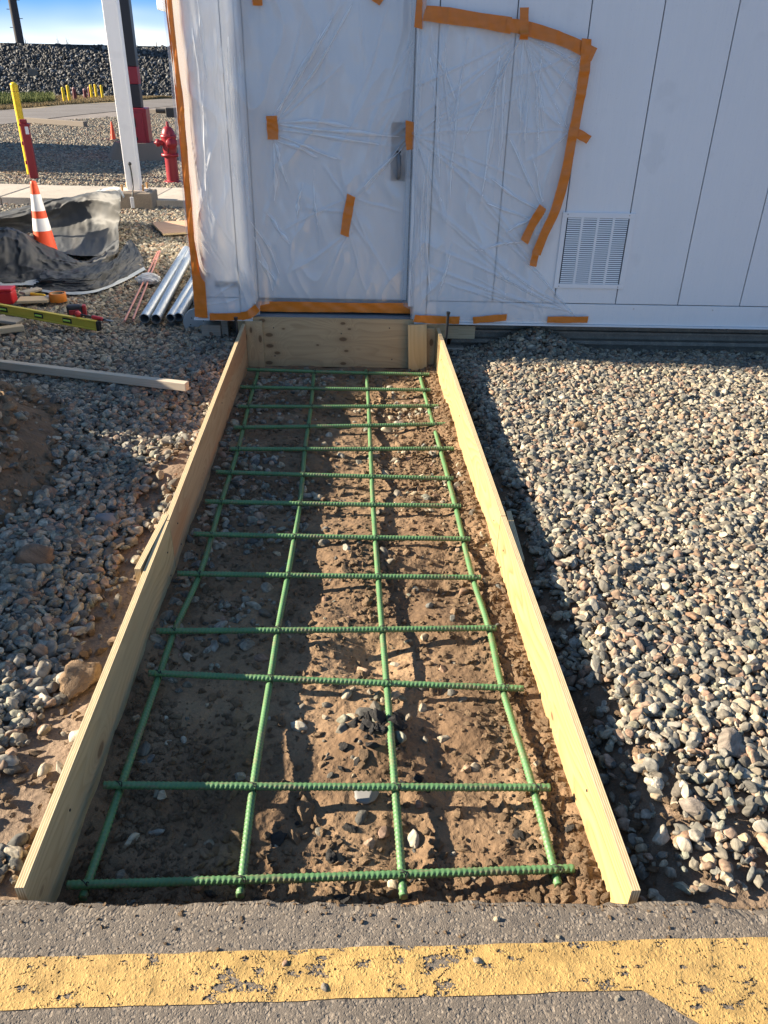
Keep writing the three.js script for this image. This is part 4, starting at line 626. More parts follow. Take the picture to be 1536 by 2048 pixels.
block('timber_block', 892, 696, 926, 722, -4.80, 0.08, greyWoodMat, 'small wood block half buried in shaded gravel below another block');
{ const c = atZ(396, 643, -5.05), o = thing('pipe_flange', 'round grey pipe flange standing under the wall corner', 'flange', [c.x, c.y, c.z]); const m = plain(0.40, 0.42, 0.41, 0.6); part(o, 'disc', new THREE.LatheGeometry([[0, 0], [0.062, 0], [0.066, 0.004], [0.088, 0.004], [0.092, 0.010], [0.092, 0.024], [0.086, 0.028], [0, 0.028]].map((v) => new THREE.Vector2(...v)), 40).rotateX(Math.PI / 2), m); for (let k = 0; k < 6; k++) { const b = part(o, 'bolt_hole', new THREE.CylinderGeometry(0.004, 0.004, 0.002, 8).rotateX(Math.PI / 2), steelDark); b.position.set(Math.cos(k * 1.047 + 0.3) * 0.045, Math.sin(k * 1.047 + 0.3) * 0.045, 0.0288); } part(o, 'stub_pipe', new THREE.CylinderGeometry(0.05, 0.05, 0.4, 24).rotateX(Math.PI / 2).translate(0, 0, -0.2), m); }

// ------------------------------------------------------------------ things lying on the gravel
const G0 = -0.012;
function lie(name, p, q, w, h, mat, label, category, r = 0.004, lift = 0) { const d = q.clone().sub(p), len = d.length(), m = solo(name, rbox(len, h, w, r), mat, label, category); m.position.copy(p).add(q).multiplyScalar(0.5); m.position.y += h / 2 + lift; m.quaternion.setFromUnitVectors(new THREE.Vector3(1, 0, 0), d.normalize()); return m; }
lie('lumber', atY(-120, 722, 0), atY(376, 781, -0.005), 0.04, 0.045, wood(woodTex(2.2, 0.09, { s: 83, light: [0.55, 0.47, 0.36], dark: [0.45, 0.36, 0.25], rings: 50, wave: 0.6 })), 'long pale sawn timber lying on shaded gravel', 'timber');
lie('wood_offcut', atY(-40, 640, 0.02), atY(42, 650, 0.0), 0.10, 0.02, greyWoodMat, 'grey board offcut under the yellow spirit level', 'offcut', 0.004, 0.012);
lie('wood_offcut', atY(-40, 672, 0), atY(48, 660, 0), 0.06, 0.035, pineMat, 'pale thick timber offcut at the edge of the tools', 'offcut');
lie('wood_offcut', atY(38, 606, 0), atY(100, 604, 0), 0.13, 0.02, pineMat, 'flat square wood scrap beside the orange tape roll', 'offcut', 0.004, 0.01);
lie('wood_offcut', atY(45, 592, 0), atY(80, 583, 0), 0.06, 0.02, greyWoodMat, 'small weathered wood sliver behind the flat wood scrap', 'offcut', 0.004, 0.01);
{ // spirit level
  const p = atY(-40, 618, 0.045), q = atY(196, 660, 0.01), d = q.clone().sub(p), len = d.length(), o = thing('spirit_level', 'long yellow spirit level lying across the gravel and offcuts', 'level'); o.position.copy(p).add(q).multiplyScalar(0.5); o.position.y += 0.028; o.quaternion.setFromUnitVectors(new THREE.Vector3(1, 0, 0), d.normalize());
  const y = plain(0.58, 0.45, 0.05, 0.5), k = plain(0.02, 0.02, 0.02, 0.5);
  part(o, 'body', rbox(len, 0.056, 0.012, 0.003), y); for (const s of [-1, 1]) { const m = part(o, 'rail', rbox(len, 0.009, 0.026, 0.003), y); m.position.y = s * 0.0265; const e = part(o, 'end_cap', rbox(0.02, 0.062, 0.03, 0.004), k); e.position.x = s * (len / 2 + 0.0102); }
  for (const x of [-len / 2 + 0.2, 0.02, len / 2 - 0.22]) { const v = part(o, 'vial_window', rbox(0.07, 0.033, 0.016, 0.004), k); v.position.set(x, 0, 0.0005); const g = part(v, 'vial', new THREE.CylinderGeometry(0.007, 0.007, 0.05, 12).rotateZ(Math.PI / 2), plain(0.5, 0.75, 0.1, 0.2)); g.position.z = 0.006; }
}
{ // roll of orange tape
  const p = atY(117, 602, 0), o = thing('tape_roll', 'roll of orange tape lying on the gravel', 'tape roll', [p.x, G0 + 0.012, p.z], 0.3);
  part(o, 'tape_winding', new THREE.LatheGeometry([[0.042, 0], [0.058, 0], [0.058, 0.056], [0.042, 0.056], [0.042, 0]].map((v) => new THREE.Vector2(...v)), 40), plain(0.66, 0.20, 0.02, 0.5)); part(o, 'core', new THREE.LatheGeometry([[0.037, 0.001], [0.0415, 0.001], [0.0415, 0.055], [0.037, 0.055], [0.037, 0.001]].map((v) => new THREE.Vector2(...v)), 40), plain(0.4, 0.28, 0.16, 0.8));
}
{ const p = atY(88, 594, 0.02), o = thing('putty_knife', 'putty knife with a yellow handle beside the orange tape roll', 'tool', [p.x, 0.03, p.z], -0.35); const h = part(o, 'handle', new THREE.CapsuleGeometry(0.012, 0.11, 6, 12).rotateZ(Math.PI / 2), plain(0.72, 0.42, 0.03, 0.4)); h.position.x = -0.05; const b = part(o, 'blade', rbox(0.09, 0.003, 0.04, 0.001), plain(0.3, 0.3, 0.3, 0.35, { metalness: 0.8 })); b.position.x = 0.06; }
{ const p = atY(152, 632, 0), o = thing('tape_measure', 'red and black tape measure on the gravel by the level', 'tape measure', [p.x, 0.035, p.z], 0.25), k = plain(0.025, 0.025, 0.028, 0.5), r = plain(0.35, 0.025, 0.03, 0.45); part(o, 'case', rbox(0.10, 0.082, 0.05, 0.014), k); const f = part(o, 'face_plate', rbox(0.062, 0.03, 0.006, 0.002), r); f.position.set(-0.004, -0.004, 0.0262); const e = part(o, 'rim', rbox(0.024, 0.076, 0.044, 0.008), r); e.position.x = 0.0595; }
{ const p = atY(160, 650, 0.02), q = atY(225, 658, 0.02), o = thing('bar_tool', 'steel tool with a red grip and round red knob lying across the level', 'tool'); o.position.copy(p); o.position.y = 0.09; o.quaternion.setFromUnitVectors(new THREE.Vector3(1, 0, 0), q.clone().sub(p).setY(-0.02).normalize()); const red = plain(0.52, 0.03, 0.03, 0.4); part(o, 'knob', new THREE.SphereGeometry(0.02, 20, 14).scale(1.05, 1, 1), red); const s = part(o, 'shank', new THREE.CylinderGeometry(0.006, 0.006, 0.2, 12).rotateZ(Math.PI / 2), steelDark); s.position.x = 0.1; const g = part(o, 'grip', new THREE.CapsuleGeometry(0.0125, 0.06, 6, 12).rotateZ(Math.PI / 2), red); g.position.x = 0.14; const t = part(o, 'tip', rbox(0.06, 0.005, 0.02, 0.001), plain(0.2, 0.2, 0.2, 0.4, { metalness: 0.8 })); t.position.x = 0.225; }
{ const p = atY(5, 604, 0), o = thing('red_case', 'bright red plastic case on the gravel by the tarp', 'case', [p.x, G0, p.z], 0.1), r = plain(0.55, 0.02, 0.025, 0.4); const b = part(o, 'body', rbox(0.18, 0.085, 0.11, 0.01), r); b.position.y = 0.05; const l = part(o, 'lid', rbox(0.184, 0.02, 0.114, 0.006), r); l.position.y = 0.1035; const h = part(o, 'latch', rbox(0.03, 0.02, 0.006, 0.002), plain(0.03, 0.03, 0.03, 0.5)); h.position.set(0, 0.09, 0.0602); }
// conduits
const galv = new THREE.MeshStandardMaterial({ map: earthTex(256, 0.5, [0.62, 0.65, 0.66], [0.52, 0.56, 0.57], [0.70, 0.72, 0.72], 701), metalness: 0.75, roughness: 0.38 });
function pipe(a, b, R, label) { const d = b.clone().sub(a), len = d.length(), o = solo('steel_conduit', new THREE.LatheGeometry([[R - 0.004, 0], [R, 0], [R, len], [R - 0.004, len], [R - 0.004, 0]].map((v) => new THREE.Vector2(...v)), 28), galv, label, 'conduit', 'galvanised conduits lying beside the building'); o.position.copy(a); o.quaternion.setFromUnitVectors(new THREE.Vector3(0, 1, 0), d.normalize()); return o; }
const PY = G0 + 0.045;
pipe(atY(289, 637, PY), atY(372, 499, PY), 0.032, 'galvanised conduit next to the pink rods'); pipe(atY(312, 638, PY), atY(386, 497, PY), 0.032, 'galvanised conduit touching the conduit next to the pink rods');
pipe(atY(341, 636, PY), atY(452, 452, PY), 0.029, 'galvanised conduit in the pair by the wall corner, on the side of the rods'); pipe(atY(357, 634, PY), atY(465, 450, PY), 0.029, 'galvanised conduit closest to the wall corner');
const copper = plain(0.55, 0.24, 0.18, 0.45, { metalness: 0.35 });
for (const [a, b, l] of [[[249, 642], [316, 503], 'thin pink rod with one end farther from the conduits'], [[266, 639], [320, 502], 'thin pink rod lying close along the conduits']]) { const p = atY(...a, 0.015), q = atY(...b, 0.02), d = q.clone().sub(p), m = solo('pink_rod', new THREE.CylinderGeometry(0.0075, 0.0075, d.length(), 12), copper, l, 'rod'); m.position.copy(p).add(q).multiplyScalar(0.5); m.quaternion.setFromUnitVectors(new THREE.Vector3(0, 1, 0), d.normalize()); }
{ const p = atY(298, 560, 0.02), g = new THREE.IcosahedronGeometry(1, 12), a = g.attributes.position; for (let i = 0; i < a.count; i++) { const x = a.getX(i), y = a.getY(i), z = a.getZ(i), m = 0.55 + 0.9 * n3(x * 2.2, y * 2.2, z * 2.2, 711); a.setXYZ(i, x * m, y * m, z * m); } const gg = mergeVertices(g.deleteAttribute('uv').deleteAttribute('normal')); gg.computeVertexNormals(); const m = solo('plastic_wrap', gg, new THREE.MeshPhysicalMaterial({ color: rgb(0.85, 0.85, 0.83), roughness: 0.35, transmission: 0.3, thickness: 0, side: THREE.DoubleSide }), 'crumpled clear plastic wrapped round the pink rods', 'plastic'); m.position.set(p.x, 0.03, p.z); m.scale.set(0.085, 0.04, 0.06); }
{ const p = atY(300, 461, 0), q = atY(420, 452, 0), m = solo('plywood_sheet', plyBox(0.95, 0.6, 0.018), plyMats(woodTex(1, 0.6, { s: 93, light: [0.55, 0.35, 0.22], dark: [0.45, 0.26, 0.15], rings: 12, wave: 2, ppm: 300 })), 'reddish plywood sheet lying flat on gravel behind the wall corner', 'plywood'); m.rotation.set(-Math.PI / 2 + 0.02, 0, 0.42); m.position.set(p.x + 0.52, 0.03, p.z - 0.15); }

// ------------------------------------------------------------------ traffic cones
function coneThing(base, height, label, bands, group) {
  const o = thing('traffic_cone', label, 'traffic cone', [base.x, base.y, base.z], 0.4, group), or = plain(0.85, 0.085, 0.02, 0.5), wh = plain(0.80, 0.80, 0.79, 0.4), k = height / 0.9, rad = (y) => lerp(0.145, 0.034, y / 0.9);
  const slice = (y0, y1, mat, name, off = 0) => part(o, name, new THREE.LatheGeometry([[rad(y0) + off, y0], [rad(y1) + off, y1]].map((v) => new THREE.Vector2(v[0] * k, v[1] * k)), 40), mat);
  const b = part(o, 'base', rbox(0.38 * k, 0.04 * k, 0.38 * k, 0.01), or); b.position.y = 0.02 * k;
  part(o, 'body', new THREE.LatheGeometry([[rad(0.03) + 0.015, 0.03], [rad(0.05), 0.06], [rad(0.86), 0.86], [rad(0.9) - 0.004, 0.895], [rad(0.9) - 0.014, 0.9], [0.012, 0.9]].map((v) => new THREE.Vector2(v[0] * k, v[1] * k)), 40), or);
  for (const [a, c] of bands) slice(a, c, wh, 'reflective_band', 0.002);
  return o;
}
const conePos = atY(96, 520, 0); conePos.y = -0.01;
const coneTop = (p, px, py) => atZ(px, py, p.z).y;
coneThing(conePos, coneTop(conePos, 78, 362) + 0.01, 'orange traffic cone with two white bands standing in the folded tarp', [[0.36, 0.50], [0.58, 0.76]]);
const c2 = atY(227, 276, 0); c2.y = -0.05; coneThing(c2, coneTop(c2, 223, 243) + 0.05, 'small plain orange cone far off on the gravel by the dark column', []);

// ------------------------------------------------------------------ tarp
{
  const tex = dataTex(512, 512, (i, j) => { const u = i / 512, v = j / 512, d = sstep(0.5, 0.78, tfbm(u, v, 5, 5, 721)), w = 0.92 + 0.08 * ((i + j) % 4 < 2 ? 1 : 0) + 0.06 * hash(i, j, 3); const c = mix3([0.04, 0.044, 0.047], [0.15, 0.14, 0.12], d * 0.4); return L3(c[0] * w, c[1] * w, c[2] * w); }, { sx: 1, sy: 1 });
  const dark = new THREE.MeshPhysicalMaterial({ map: tex, roughness: 0.68, side: THREE.DoubleSide }), pale = new THREE.MeshPhysicalMaterial({ color: rgb(0.42, 0.45, 0.45), roughness: 0.45, side: THREE.DoubleSide });
  const t = thing('tarp', 'dark grey tarp heaped in folds around the banded traffic cone', 'tarp');
  const cr = (a, b, c, d, t) => 0.5 * (2 * b + (c - a) * t + (2 * a - 5 * b + 4 * c - d) * t * t + (3 * b - a - 3 * c + d) * t * t * t);
  const net = (rows, nu, nv, amp, fr, s) => { const R = rows.length - 1, C = rows[0].length - 1, at = (i, j) => rows[clamp(i, 0, R)][clamp(j, 0, C)]; const g = gridSheet(nu, nv, (u, v) => { const y = v * R, x = u * C, i = Math.min(R - 1, Math.floor(y)), j = Math.min(C - 1, Math.floor(x)), fy = y - i, fx = x - j; const o = [0, 1, 2].map((k) => { const r = [-1, 0, 1, 2].map((d) => cr(at(i + d, j - 1)[k], at(i + d, j)[k], at(i + d, j + 1)[k], at(i + d, j + 2)[k], fx)); return cr(r[0], r[1], r[2], r[3], fy); }); const w = amp * (fbm(u * fr * 1.6, v * fr * 0.7, 3, s) - 0.5) * 2, rdg = amp * 0.9 * Math.pow(1 - Math.abs(2 * fbm(u * fr * 0.9 + 5, v * fr * 1.4, 2, s + 5) - 1), 4); return [o[0] + w * 0.3, Math.max(o[1] + w + rdg * 0.6, 0.004 - 0.02), o[2] + w * 0.8 + rdg]; }); const uv = g.attributes.uv; for (let k = 0; k < uv.count; k++) { uv.setXY(k, (k % (nu + 1)) / nu * 1.3, Math.floor(k / (nu + 1)) / nv * 0.9); } return g; };
  const Z = (px, py, z) => { const p = atZ(px, py, z); return [p.x, p.y, p.z]; }, Y = (px, py, y) => { const p = atY(px, py, y); return [p.x, p.y, p.z]; };
  // standing fold behind the cone: bottom row to top row, then over the top
  part(t, 'standing_fold', net([
    [Y(-60, 520, 0.05), Y(40, 515, 0.03), Y(120, 508, 0.02), Y(180, 515, 0.02), Y(238, 505, 0.02)],
    [Z(-50, 460, -8.0), Z(45, 470, -8.0), Z(120, 455, -8.05), Z(185, 455, -8.0), Z(238, 450, -7.75)],
    [Z(-50, 440, -8.0), Z(52, 430, -8.1), Z(110, 405, -8.15), Z(185, 396, -8.1), Z(243, 398, -7.7)],
    [Z(-50, 437, -8.3), Z(60, 412, -8.35), Z(110, 400, -8.4), Z(190, 388, -8.4), Z(240, 380, -8.1)],
    [Z(-50, 450, -8.6), Z(70, 425, -8.6), Z(120, 412, -8.8), Z(195, 400, -8.8), Z(244, 400, -8.5)]], 130, 90, 0.022, 7, 731), dark);
  part(t, 'hem', net([
    [Z(150, 399, -8.16), Z(180, 392, -8.18), Z(215, 380, -8.16), Z(236, 381, -8.1), Z(247, 396, -8.0)],
    [Z(150, 396, -8.2), Z(182, 386, -8.22), Z(214, 376, -8.22), Z(238, 376, -8.14), Z(250, 394, -8.02)]], 50, 4, 0.006, 6, 735), pale);
  part(t, 'front_fold', net([
    [Y(-80, 566, -0.01), Y(0, 568, -0.01), Y(60, 566, -0.01), Y(120, 566, -0.01), Y(172, 566, -0.01), Y(214, 530, 0)],
    [Z(-80, 545, -6.2), Z(0, 545, -6.2), Z(60, 540, -6.25), Z(120, 545, -6.3), Z(176, 545, -6.35), Z(225, 518, -6.7)],
    [Z(-80, 500, -6.4), Z(0, 495, -6.4), Z(60, 500, -6.45), Z(120, 520, -6.5), Z(178, 532, -6.5), Z(238, 500, -6.9)],
    [Z(-80, 466, -6.7), Z(0, 463, -6.7), Z(45, 467, -6.75), Z(112, 500, -6.8), Z(172, 524, -6.8), Z(238, 482, -7.15)],
    [Z(-80, 470, -7.0), Z(0, 466, -7.1), Z(45, 472, -7.1), Z(112, 503, -7.1), Z(165, 527, -7.0), Z(236, 486, -7.5)],
    [Y(-80, 530, 0.02), Y(0, 525, 0.02), Y(45, 520, 0.02), Y(112, 525, 0.02), Y(165, 530, 0.02), Y(238, 505, 0.02)]], 190, 130, 0.032, 8, 741), dark);
  part(t, 'front_hem', net([
    [Y(-80, 571, 0), Y(0, 572, 0), Y(60, 570, 0), Y(118, 566, 0), Y(150, 560, 0.02)],
    [Z(-80, 563, -6.05), Z(0, 564, -6.06), Z(60, 561, -6.1), Z(118, 556, -6.2), Z(152, 551, -6.3)],], 60, 4, 0.008, 7, 745), pale);
  part(t, 'ground_skirt', net([
    [Y(62, 578, 0.0), Y(110, 585, 0.0), Y(170, 586, 0.0), Y(215, 575, 0.0), Y(258, 555, 0.0), Y(290, 538, 0.0)],
    [Y(70, 568, 0.02), Y(120, 570, 0.03), Y(175, 570, 0.03), Y(215, 558, 0.02), Y(255, 535, 0.02), Y(288, 520, 0.0)],
    [Y(80, 560, 0.05), Y(130, 558, 0.06), Y(180, 553, 0.06), Y(225, 535, 0.05), Y(258, 515, 0.03), Y(277, 500, 0.0)],
    [Y(80, 540, 0.04), Y(130, 540, 0.05), Y(190, 530, 0.05), Y(235, 515, 0.05), Y(250, 490, 0.04), Y(262, 478, 0.01)]], 150, 90, 0.022, 8, 751), dark);
  part(t, 'skirt_hem', net([
    [Y(60, 579, 0.004), Y(110, 587, 0.004), Y(170, 588.5, 0.004), Y(215, 577, 0.004), Y(259, 557, 0.004), Y(292, 539, 0.004)],
    [Y(62, 575, 0.014), Y(112, 582, 0.016), Y(171, 583, 0.016), Y(214, 572, 0.016), Y(256, 551, 0.016), Y(288, 534, 0.012)]], 90, 4, 0.004, 7, 755), pale);
}

// ------------------------------------------------------------------ posts, hydrant and far things
const domed = (R, h) => new THREE.LatheGeometry([...[[R, 0], [R, h - R * 0.7]].map((v) => new THREE.Vector2(...v)), ...Array.from({ length: 8 }, (_, k) => { const a = (k + 1) / 8 * Math.PI / 2; return new THREE.Vector2(Math.max(0.0001, R * Math.cos(a)), h - R * 0.7 + R * 0.7 * Math.sin(a)); })], 28);
const yellow = plain(0.82, 0.55, 0.01, 0.4), redPaint = plain(0.26, 0.013, 0.02, 0.45), postWhite = new THREE.MeshStandardMaterial({ map: wallTex, roughness: 0.45 });
{ const b = atY(62, 350, -0.05), top = atZ(27, 164, b.z); const h = top.y + 0.05, o = thing('bollard', 'tall yellow steel bollard next to the dark red post', 'bollard', [b.x, -0.05, b.z]); part(o, 'tube', domed(0.052, h), yellow); const r = part(o, 'cap_seam', new THREE.TorusGeometry(0.0525, 0.003, 6, 32).rotateX(Math.PI / 2), plain(0.35, 0.2, 0.03, 0.7)); r.position.y = h - 0.12; }
{ const b = atY(70, 360, -0.05), top = atZ(52, 240, b.z); const h = top.y + 0.05, o = thing('valve_post', 'dark red square post with a white label beside the yellow bollard', 'post', [b.x, -0.05, b.z], 0.25); const m = part(o, 'housing', rbox(0.11, h - 0.04, 0.11, 0.012), redPaint); m.position.y = h / 2 - 0.02; const c = part(o, 'cap', rbox(0.09, 0.05, 0.09, 0.01), redPaint); c.position.set(-0.01, h - 0.016, 0); const f = part(o, 'bonnet_flange', rbox(0.135, 0.03, 0.13, 0.006), redPaint); f.position.y = h - 0.06; const l = part(o, 'label_plate', rbox(0.045, 0.10, 0.003, 0.001), plain(0.75, 0.75, 0.75, 0.6)); l.position.set(0.025, h - 0.13, 0.0568); for (const y of [0.3, 0.62]) { const k = part(o, 'lock_lug', rbox(0.03, 0.05, 0.03, 0.006), redPaint); k.position.set(-0.066, y * h, 0.02); } }
function farTimber(a, b, label, y = 0.02) { lie('timber_beam', atY(...a, -0.03), atY(...b, -0.03), 0.14, 0.13, plain(0.19, 0.16, 0.13, 0.9), label, 'timber', 0.01); }
farTimber([50, 245], [172, 254], 'weathered timber beam on gravel behind the dark red post'); farTimber([282, 226], [346, 229], 'weathered timber beam on gravel beyond the fire hydrant');
{ // hydrant
  const b = atY(347, 366, -0.05), o = thing('fire_hydrant', 'red fire hydrant standing in gravel behind the wall corner', 'hydrant', [b.x, -0.05, b.z], 0.4), red = plain(0.27, 0.012, 0.02, 0.42), H = atZ(337, 243, b.z).y + 0.05, k = H / 0.92;
  o.scale.setScalar(k);
  const lathe = (n, a) => part(o, n, new THREE.LatheGeometry(a.map((v) => new THREE.Vector2(...v)), 36), red);
  lathe('foot_flange', [[0, 0], [0.15, 0], [0.15, 0.03], [0.11, 0.04]]); lathe('barrel', [[0.105, 0.035], [0.10, 0.06], [0.10, 0.40], [0.105, 0.42]]); lathe('middle_flange', [[0.10, 0.40], [0.145, 0.41], [0.145, 0.445], [0.11, 0.455]]); lathe('head', [[0.105, 0.45], [0.11, 0.50], [0.115, 0.58], [0.115, 0.68], [0.13, 0.69], [0.13, 0.72], [0.105, 0.735]]); lathe('bonnet', [[0.105, 0.73], [0.10, 0.77], [0.075, 0.82], [0.045, 0.845], [0.03, 0.85]]);
  const nut = part(o, 'operating_nut', new THREE.CylinderGeometry(0.02, 0.028, 0.075, 5), red); nut.position.y = 0.882;
  for (const [a, r, l] of [[Math.PI, 0.05, 0.09], [0, 0.05, 0.09], [-Math.PI / 2, 0.072, 0.1]]) { const n = part(o, 'nozzle', new THREE.LatheGeometry([[r * 0.85, 0], [r * 0.85, l], [r * 1.15, l], [r * 1.15, l + 0.045], [r * 0.4, l + 0.055], [r * 0.3, l + 0.08], [0, l + 0.08]].map((v) => new THREE.Vector2(...v)), 24), red); n.position.y = 0.61; n.rotation.set(0, a, -Math.PI / 2, 'YXZ'); n.position.x = Math.cos(a) * 0.07; n.position.z = -Math.sin(a) * 0.07; }
  for (let i = 0; i < 8; i++) for (const [y, r] of [[0.452, 0.13], [0.725, 0.12]]) { const q = part(o, 'bolt', new THREE.CylinderGeometry(0.009, 0.009, 0.02, 6), red); q.position.set(Math.cos(i * 0.785) * r, y, Math.sin(i * 0.785) * r); }
  const ch = []; for (let i = 0; i <= 10; i++) ch.push(new THREE.Vector3(-0.15 + i * 0.012, 0.60 - 0.17 * Math.sin(i / 10 * Math.PI) - i * 0.004, 0.06 + i * 0.006)); part(o, 'chain', new THREE.TubeGeometry(new THREE.CatmullRomCurve3(ch), 30, 0.005, 6), steelDark);
}
{ // white post on its concrete pedestal
  const p = atY(275, 421, -0.03), pw = 0.40, o = thing('concrete_pedestal', 'low concrete pedestal under the white steel post', 'pedestal', [p.x - 0.04, -0.06, p.z - 0.22], 0.06); const conc = new THREE.MeshStandardMaterial({ map: earthTex(256, 0.8, [0.26, 0.21, 0.155], [0.33, 0.27, 0.2], [0.2, 0.16, 0.12], 761), roughness: 0.95, bumpMap: earthBump, bumpScale: 0.003 });
  const ph = atZ(275, 385, p.z).y + 0.05; const b = part(o, 'block', rbox(pw, ph, pw, 0.02), conc); b.position.y = ph / 2;
  const s = thing('steel_post', 'tall white square steel post on a concrete pedestal', 'post', [p.x - 0.06, -0.06 + ph, p.z - 0.22], 0.06); const m = part(s, 'column', rbox(0.155, 4.2, 0.155, 0.01), postWhite); m.position.y = 2.1; const f = part(s, 'base_plate', rbox(0.30, 0.014, 0.30, 0.003), plain(0.6, 0.5, 0.4, 0.6)); f.position.y = 0.0075; for (const [x, z] of [[-1, -1], [1, -1], [1, 1], [-1, 1]]) { const q = part(s, 'anchor_bolt', new THREE.CylinderGeometry(0.012, 0.012, 0.07, 8), plain(0.42, 0.24, 0.1, 0.7, { metalness: 0.4 })); q.position.set(x * 0.12, 0.045, z * 0.12); }
  const c = [[-0.005, 0.29, 0.084], [0.004, 0.2, 0.095], [0.008, 0.06, 0.12], [0.01, 0.0, 0.19], [0.0, -0.1, 0.215], [0.01, -0.24, 0.22]].map((v) => new THREE.Vector3(...v)); part(s, 'cable', new THREE.TubeGeometry(new THREE.CatmullRomCurve3(c), 40, 0.008, 8), plain(0.02, 0.02, 0.02, 0.5)); const h = part(s, 'cable_entry', new THREE.SphereGeometry(0.02, 14, 10), plain(0.02, 0.02, 0.02, 0.5)); h.position.set(-0.005, 0.3, 0.078); const k = part(s, 'conduit_stub', rbox(0.04, 0.12, 0.03, 0.006), plain(0.6, 0.6, 0.6, 0.5)); k.position.set(0.0, -0.1, 0.218);
}
{ // dark column with red band and cabinet
  const p = atY(272, 322, -0.05), o = thing('steel_column', 'thick black column with a red band and red box low down', 'column', [p.x, -0.05, p.z - 0.3], 0.12), bl = plain(0.018, 0.018, 0.022, 0.45), z = p.z - 0.3; const yb = (py) => atZ(268, py, z).y + 0.05;
  const seg = (n, y0, y1, w, m) => { const q = part(o, n, rbox(w, y1 - y0, w, 0.012), m); q.position.y = (y0 + y1) / 2; return q; };
  const base = part(o, 'footing', new THREE.CylinderGeometry(0.42, 0.62, 0.34, 8), concreteMat); base.position.y = 0.12; base.material = plain(0.24, 0.17, 0.12, 0.95);
  const a = yb(300), b = yb(215), c = yb(168), d = yb(133); const wd = 0.30; seg('stub', 0.29, a, 0.24, bl); seg('cabinet', a + 0.001, b, 0.46, plain(0.33, 0.015, 0.028, 0.4)); seg('column_shaft', b + 0.001, c, wd, bl); seg('red_band', c + 0.001, d, wd + 0.004, plain(0.30, 0.015, 0.028, 0.45)); seg('column_top', d + 0.001, 8.5, wd, bl);
  const dr = part(o, 'cabinet_door', rbox(0.34, (b - a) * 0.8, 0.02, 0.004), plain(0.35, 0.016, 0.03, 0.4)); dr.position.set(0, (a + b) / 2, 0.2405); const hn = part(dr, 'handle', rbox(0.03, 0.14, 0.02, 0.004), bl); hn.position.set(0.02, 0.12, 0.0205); const h2 = part(dr, 'handle', rbox(0.03, 0.05, 0.02, 0.004), bl); h2.position.set(0.03, -0.14, 0.0205);
}
{ const p = atY(345, 236, -0.05), o = thing('valve_box', 'dark squat valve box on gravel beyond the fire hydrant', 'valve', [p.x, -0.05, p.z]); const k = plain(0.05, 0.045, 0.04, 0.7); const a = part(o, 'body', rbox(0.35, 0.3, 0.3, 0.03), k); a.position.y = 0.15; const b = part(o, 'outlet', new THREE.CylinderGeometry(0.07, 0.07, 0.4, 16).rotateZ(Math.PI / 2), k); b.position.set(-0.3, 0.2, 0); }
const farPosts = [[130, 207.5, 126, 174, 'far yellow bollard at the end of the row by the green grass'], [140, 206.5, 136, 170, 'far yellow bollard in a pair, on the side of the red stubs'], [185, 200.5, 180, 169, 'far yellow bollard just beside a short red stub'], [194, 198.8, 190, 168, 'far yellow bollard in the middle of a row of three'], [206, 200, 203, 170, 'far yellow bollard at the end of the row beside the white post']];
for (const [x, y, tx, ty, l] of farPosts) { const b = atY(x, y, -0.05), h = atZ(tx, ty, b.z).y + 0.05; const m = solo('far_bollard', domed(0.058, h), yellow, l, 'bollard', 'yellow bollards by the far road'); m.position.set(b.x, -0.05, b.z); }
for (const [x, y, h, l] of [[151.5, 203.4, 0.5, 'short dark red stub between two groups of far yellow bollards'], [172, 200.8, 0.42, 'short dark red stub a little before the row of three bollards'], [181.5, 199.3, 0.48, 'short dark red stub touching the far yellow bollard']]) { const b = atY(x, y, -0.05), o = thing('valve_stub', l, 'valve', [b.x, -0.05, b.z]); const a = part(o, 'body', new THREE.CylinderGeometry(0.07, 0.085, h, 16), plain(0.12, 0.015, 0.02, 0.6)); a.position.y = h / 2; const c = part(o, 'cap', new THREE.SphereGeometry(0.075, 16, 10).scale(1, 0.8, 1), plain(0.35, 0.2, 0.18, 0.6)); c.position.y = h; }
{ const b = atY(58.5, 186.5, -0.05), z = b.z, tp = atZ(28, 0, z), o = thing('utility_pole', 'dark wooden utility pole in front of the rock bank', 'pole', [b.x, -0.05, z]); const H = 12, m = plain(0.045, 0.042, 0.045, 0.85), a = part(o, 'shaft', new THREE.CylinderGeometry(0.16, 0.23, H, 18), m); a.position.y = H / 2; o.rotation.z = 0; for (let k = 0; k < 22; k++) { const s = part(o, 'step_peg', new THREE.CylinderGeometry(0.018, 0.018, 0.2, 6).rotateZ(Math.PI / 2), m); s.position.set((k % 2 ? 1 : -1) * 0.27, 3 + k * 0.4, 0); } }
{ const b = atY(73, 190, -0.05), o = thing('marker_sign', 'small dull sign on two thin legs before the rock bank', 'sign', [b.x, -0.05, b.z]), m = plain(0.10, 0.105, 0.10, 0.8); const p = part(o, 'panel', rbox(0.5, 0.42, 0.04, 0.01), m); p.position.y = 0.95; for (const s of [-1, 1]) { const l = part(o, 'leg', new THREE.CylinderGeometry(0.025, 0.025, 0.76, 8), plain(0.3, 0.3, 0.3, 0.6)); l.position.set(s * 0.12, 0.37, 0); } }
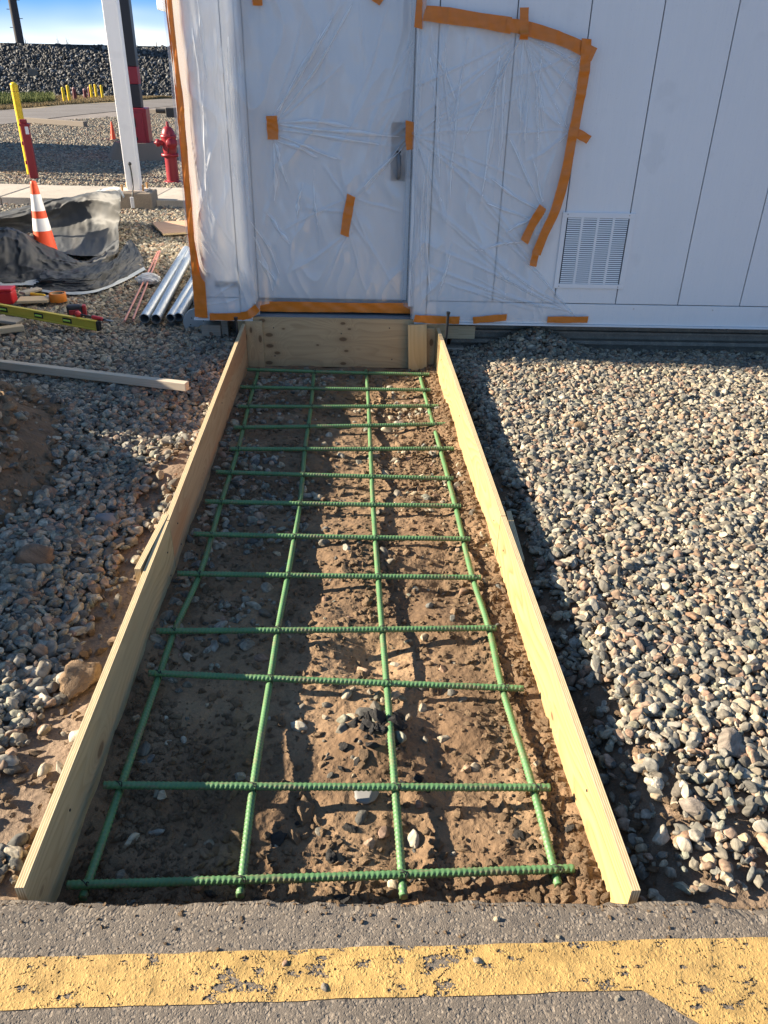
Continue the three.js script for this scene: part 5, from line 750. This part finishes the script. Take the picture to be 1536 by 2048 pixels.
{ // dry weed stalks on top of the bank
  const H = atZ(100, 90, -47.4).y; for (const [px, l] of [[54, 'dry weed stalk on the bank crest near the utility pole'], [118, 'dry weed stalk alone on the bank crest'], [134, 'tall dry weed stalk on the bank crest'], [312, 'dry leaning weed stalk on the bank crest by the wall corner']]) { const p = atZ(px, 92, -47.6), o = thing('weed', l, 'weed', [p.x, H - 0.05, -47.6]); for (let k = 0; k < 5; k++) { const h = rr(0.25, 0.5), s = part(o, 'stalk', new THREE.CylinderGeometry(0.004, 0.012, h, 5), plain(0.25, 0.2, 0.12, 1)); s.position.set(rr(-0.08, 0.08), h / 2, rr(-0.08, 0.08)); s.rotation.z = gauss() * 0.4; } }
}

// ------------------------------------------------------------------ unseen casters added beside the view for the long shade from the sun's side
{ // unseen trailer added, load shaped to shade the door end of the form
  const o = thing('added_trailer', 'unseen soil trailer added to cast shade over the door end of the form', 'trailer', [-3.95, -0.04, -5.46]); const st = plain(0.06, 0.06, 0.065, 0.6), rb = plain(0.02, 0.02, 0.02, 0.9);
  const deck = part(o, 'deck', rbox(1.6, 0.14, 2.7, 0.01), st); deck.position.y = 0.80; for (const [x, z, w, d] of [[0.79, 0, 0.03, 2.7], [-0.79, 0, 0.03, 2.7], [0, 1.335, 1.54, 0.03], [0, -1.335, 1.54, 0.03]]) { const s = part(o, 'side_rail', rbox(w, 0.18, d, 0.005), st); s.position.set(x, 0.962, z); }
  const load = sheet(40, 60, (u) => lerp(-0.77, 0.77, u), (v) => lerp(-1.31, 1.31, v), (x, z) => 0.90 + 1.15 * clamp((1.38 - z) / 1.6) * (1 - Math.pow(Math.abs(x) / 1.0, 2.5)) * sstep(-1.5, -0.7, z) + 0.06 * (fbm(x * 6, z * 6, 3, 771) - 0.5)); part(o, 'shade_load', load, subsoilMat);
  for (const [x, z] of [[-0.7, -0.35], [0.7, -0.35], [-0.7, 0.45], [0.7, 0.45]]) { const w = part(o, 'wheel', new THREE.TorusGeometry(0.25, 0.09, 14, 28).rotateY(Math.PI / 2), rb); w.position.set(x, 0.34, z); const r = part(w, 'rim', new THREE.CylinderGeometry(0.17, 0.17, 0.1, 20).rotateZ(Math.PI / 2), plain(0.5, 0.5, 0.5, 0.5)); }
  const tg = part(o, 'tongue', rbox(0.1, 0.1, 1.2, 0.01), st); tg.position.set(0, 0.66, -1.9); const jk = part(o, 'jack', new THREE.CylinderGeometry(0.03, 0.03, 0.66, 10), st); jk.position.set(0, 0.33, -2.35);
}
{ // unseen shed added to throw shade across the gravel by the far column
  const o = thing('added_shed', 'unseen grey metal shed added to shade the gravel by the far column', 'shed', [-18, -0.05, -16.6]); const m = plain(0.35, 0.36, 0.36, 0.6); const w = part(o, 'walls', rbox(6, 4.6, 4.4, 0.02), m); w.position.y = 2.3; const r = part(o, 'roof', rbox(6.4, 0.16, 4.7, 0.02), plain(0.2, 0.2, 0.21, 0.6)); r.position.y = 4.69; const d = part(o, 'door', rbox(0.05, 2.4, 2.2, 0.01), plain(0.5, 0.5, 0.5, 0.5)); d.position.set(3.03, 1.2, 0);
}
renderer.render(scene, camera);
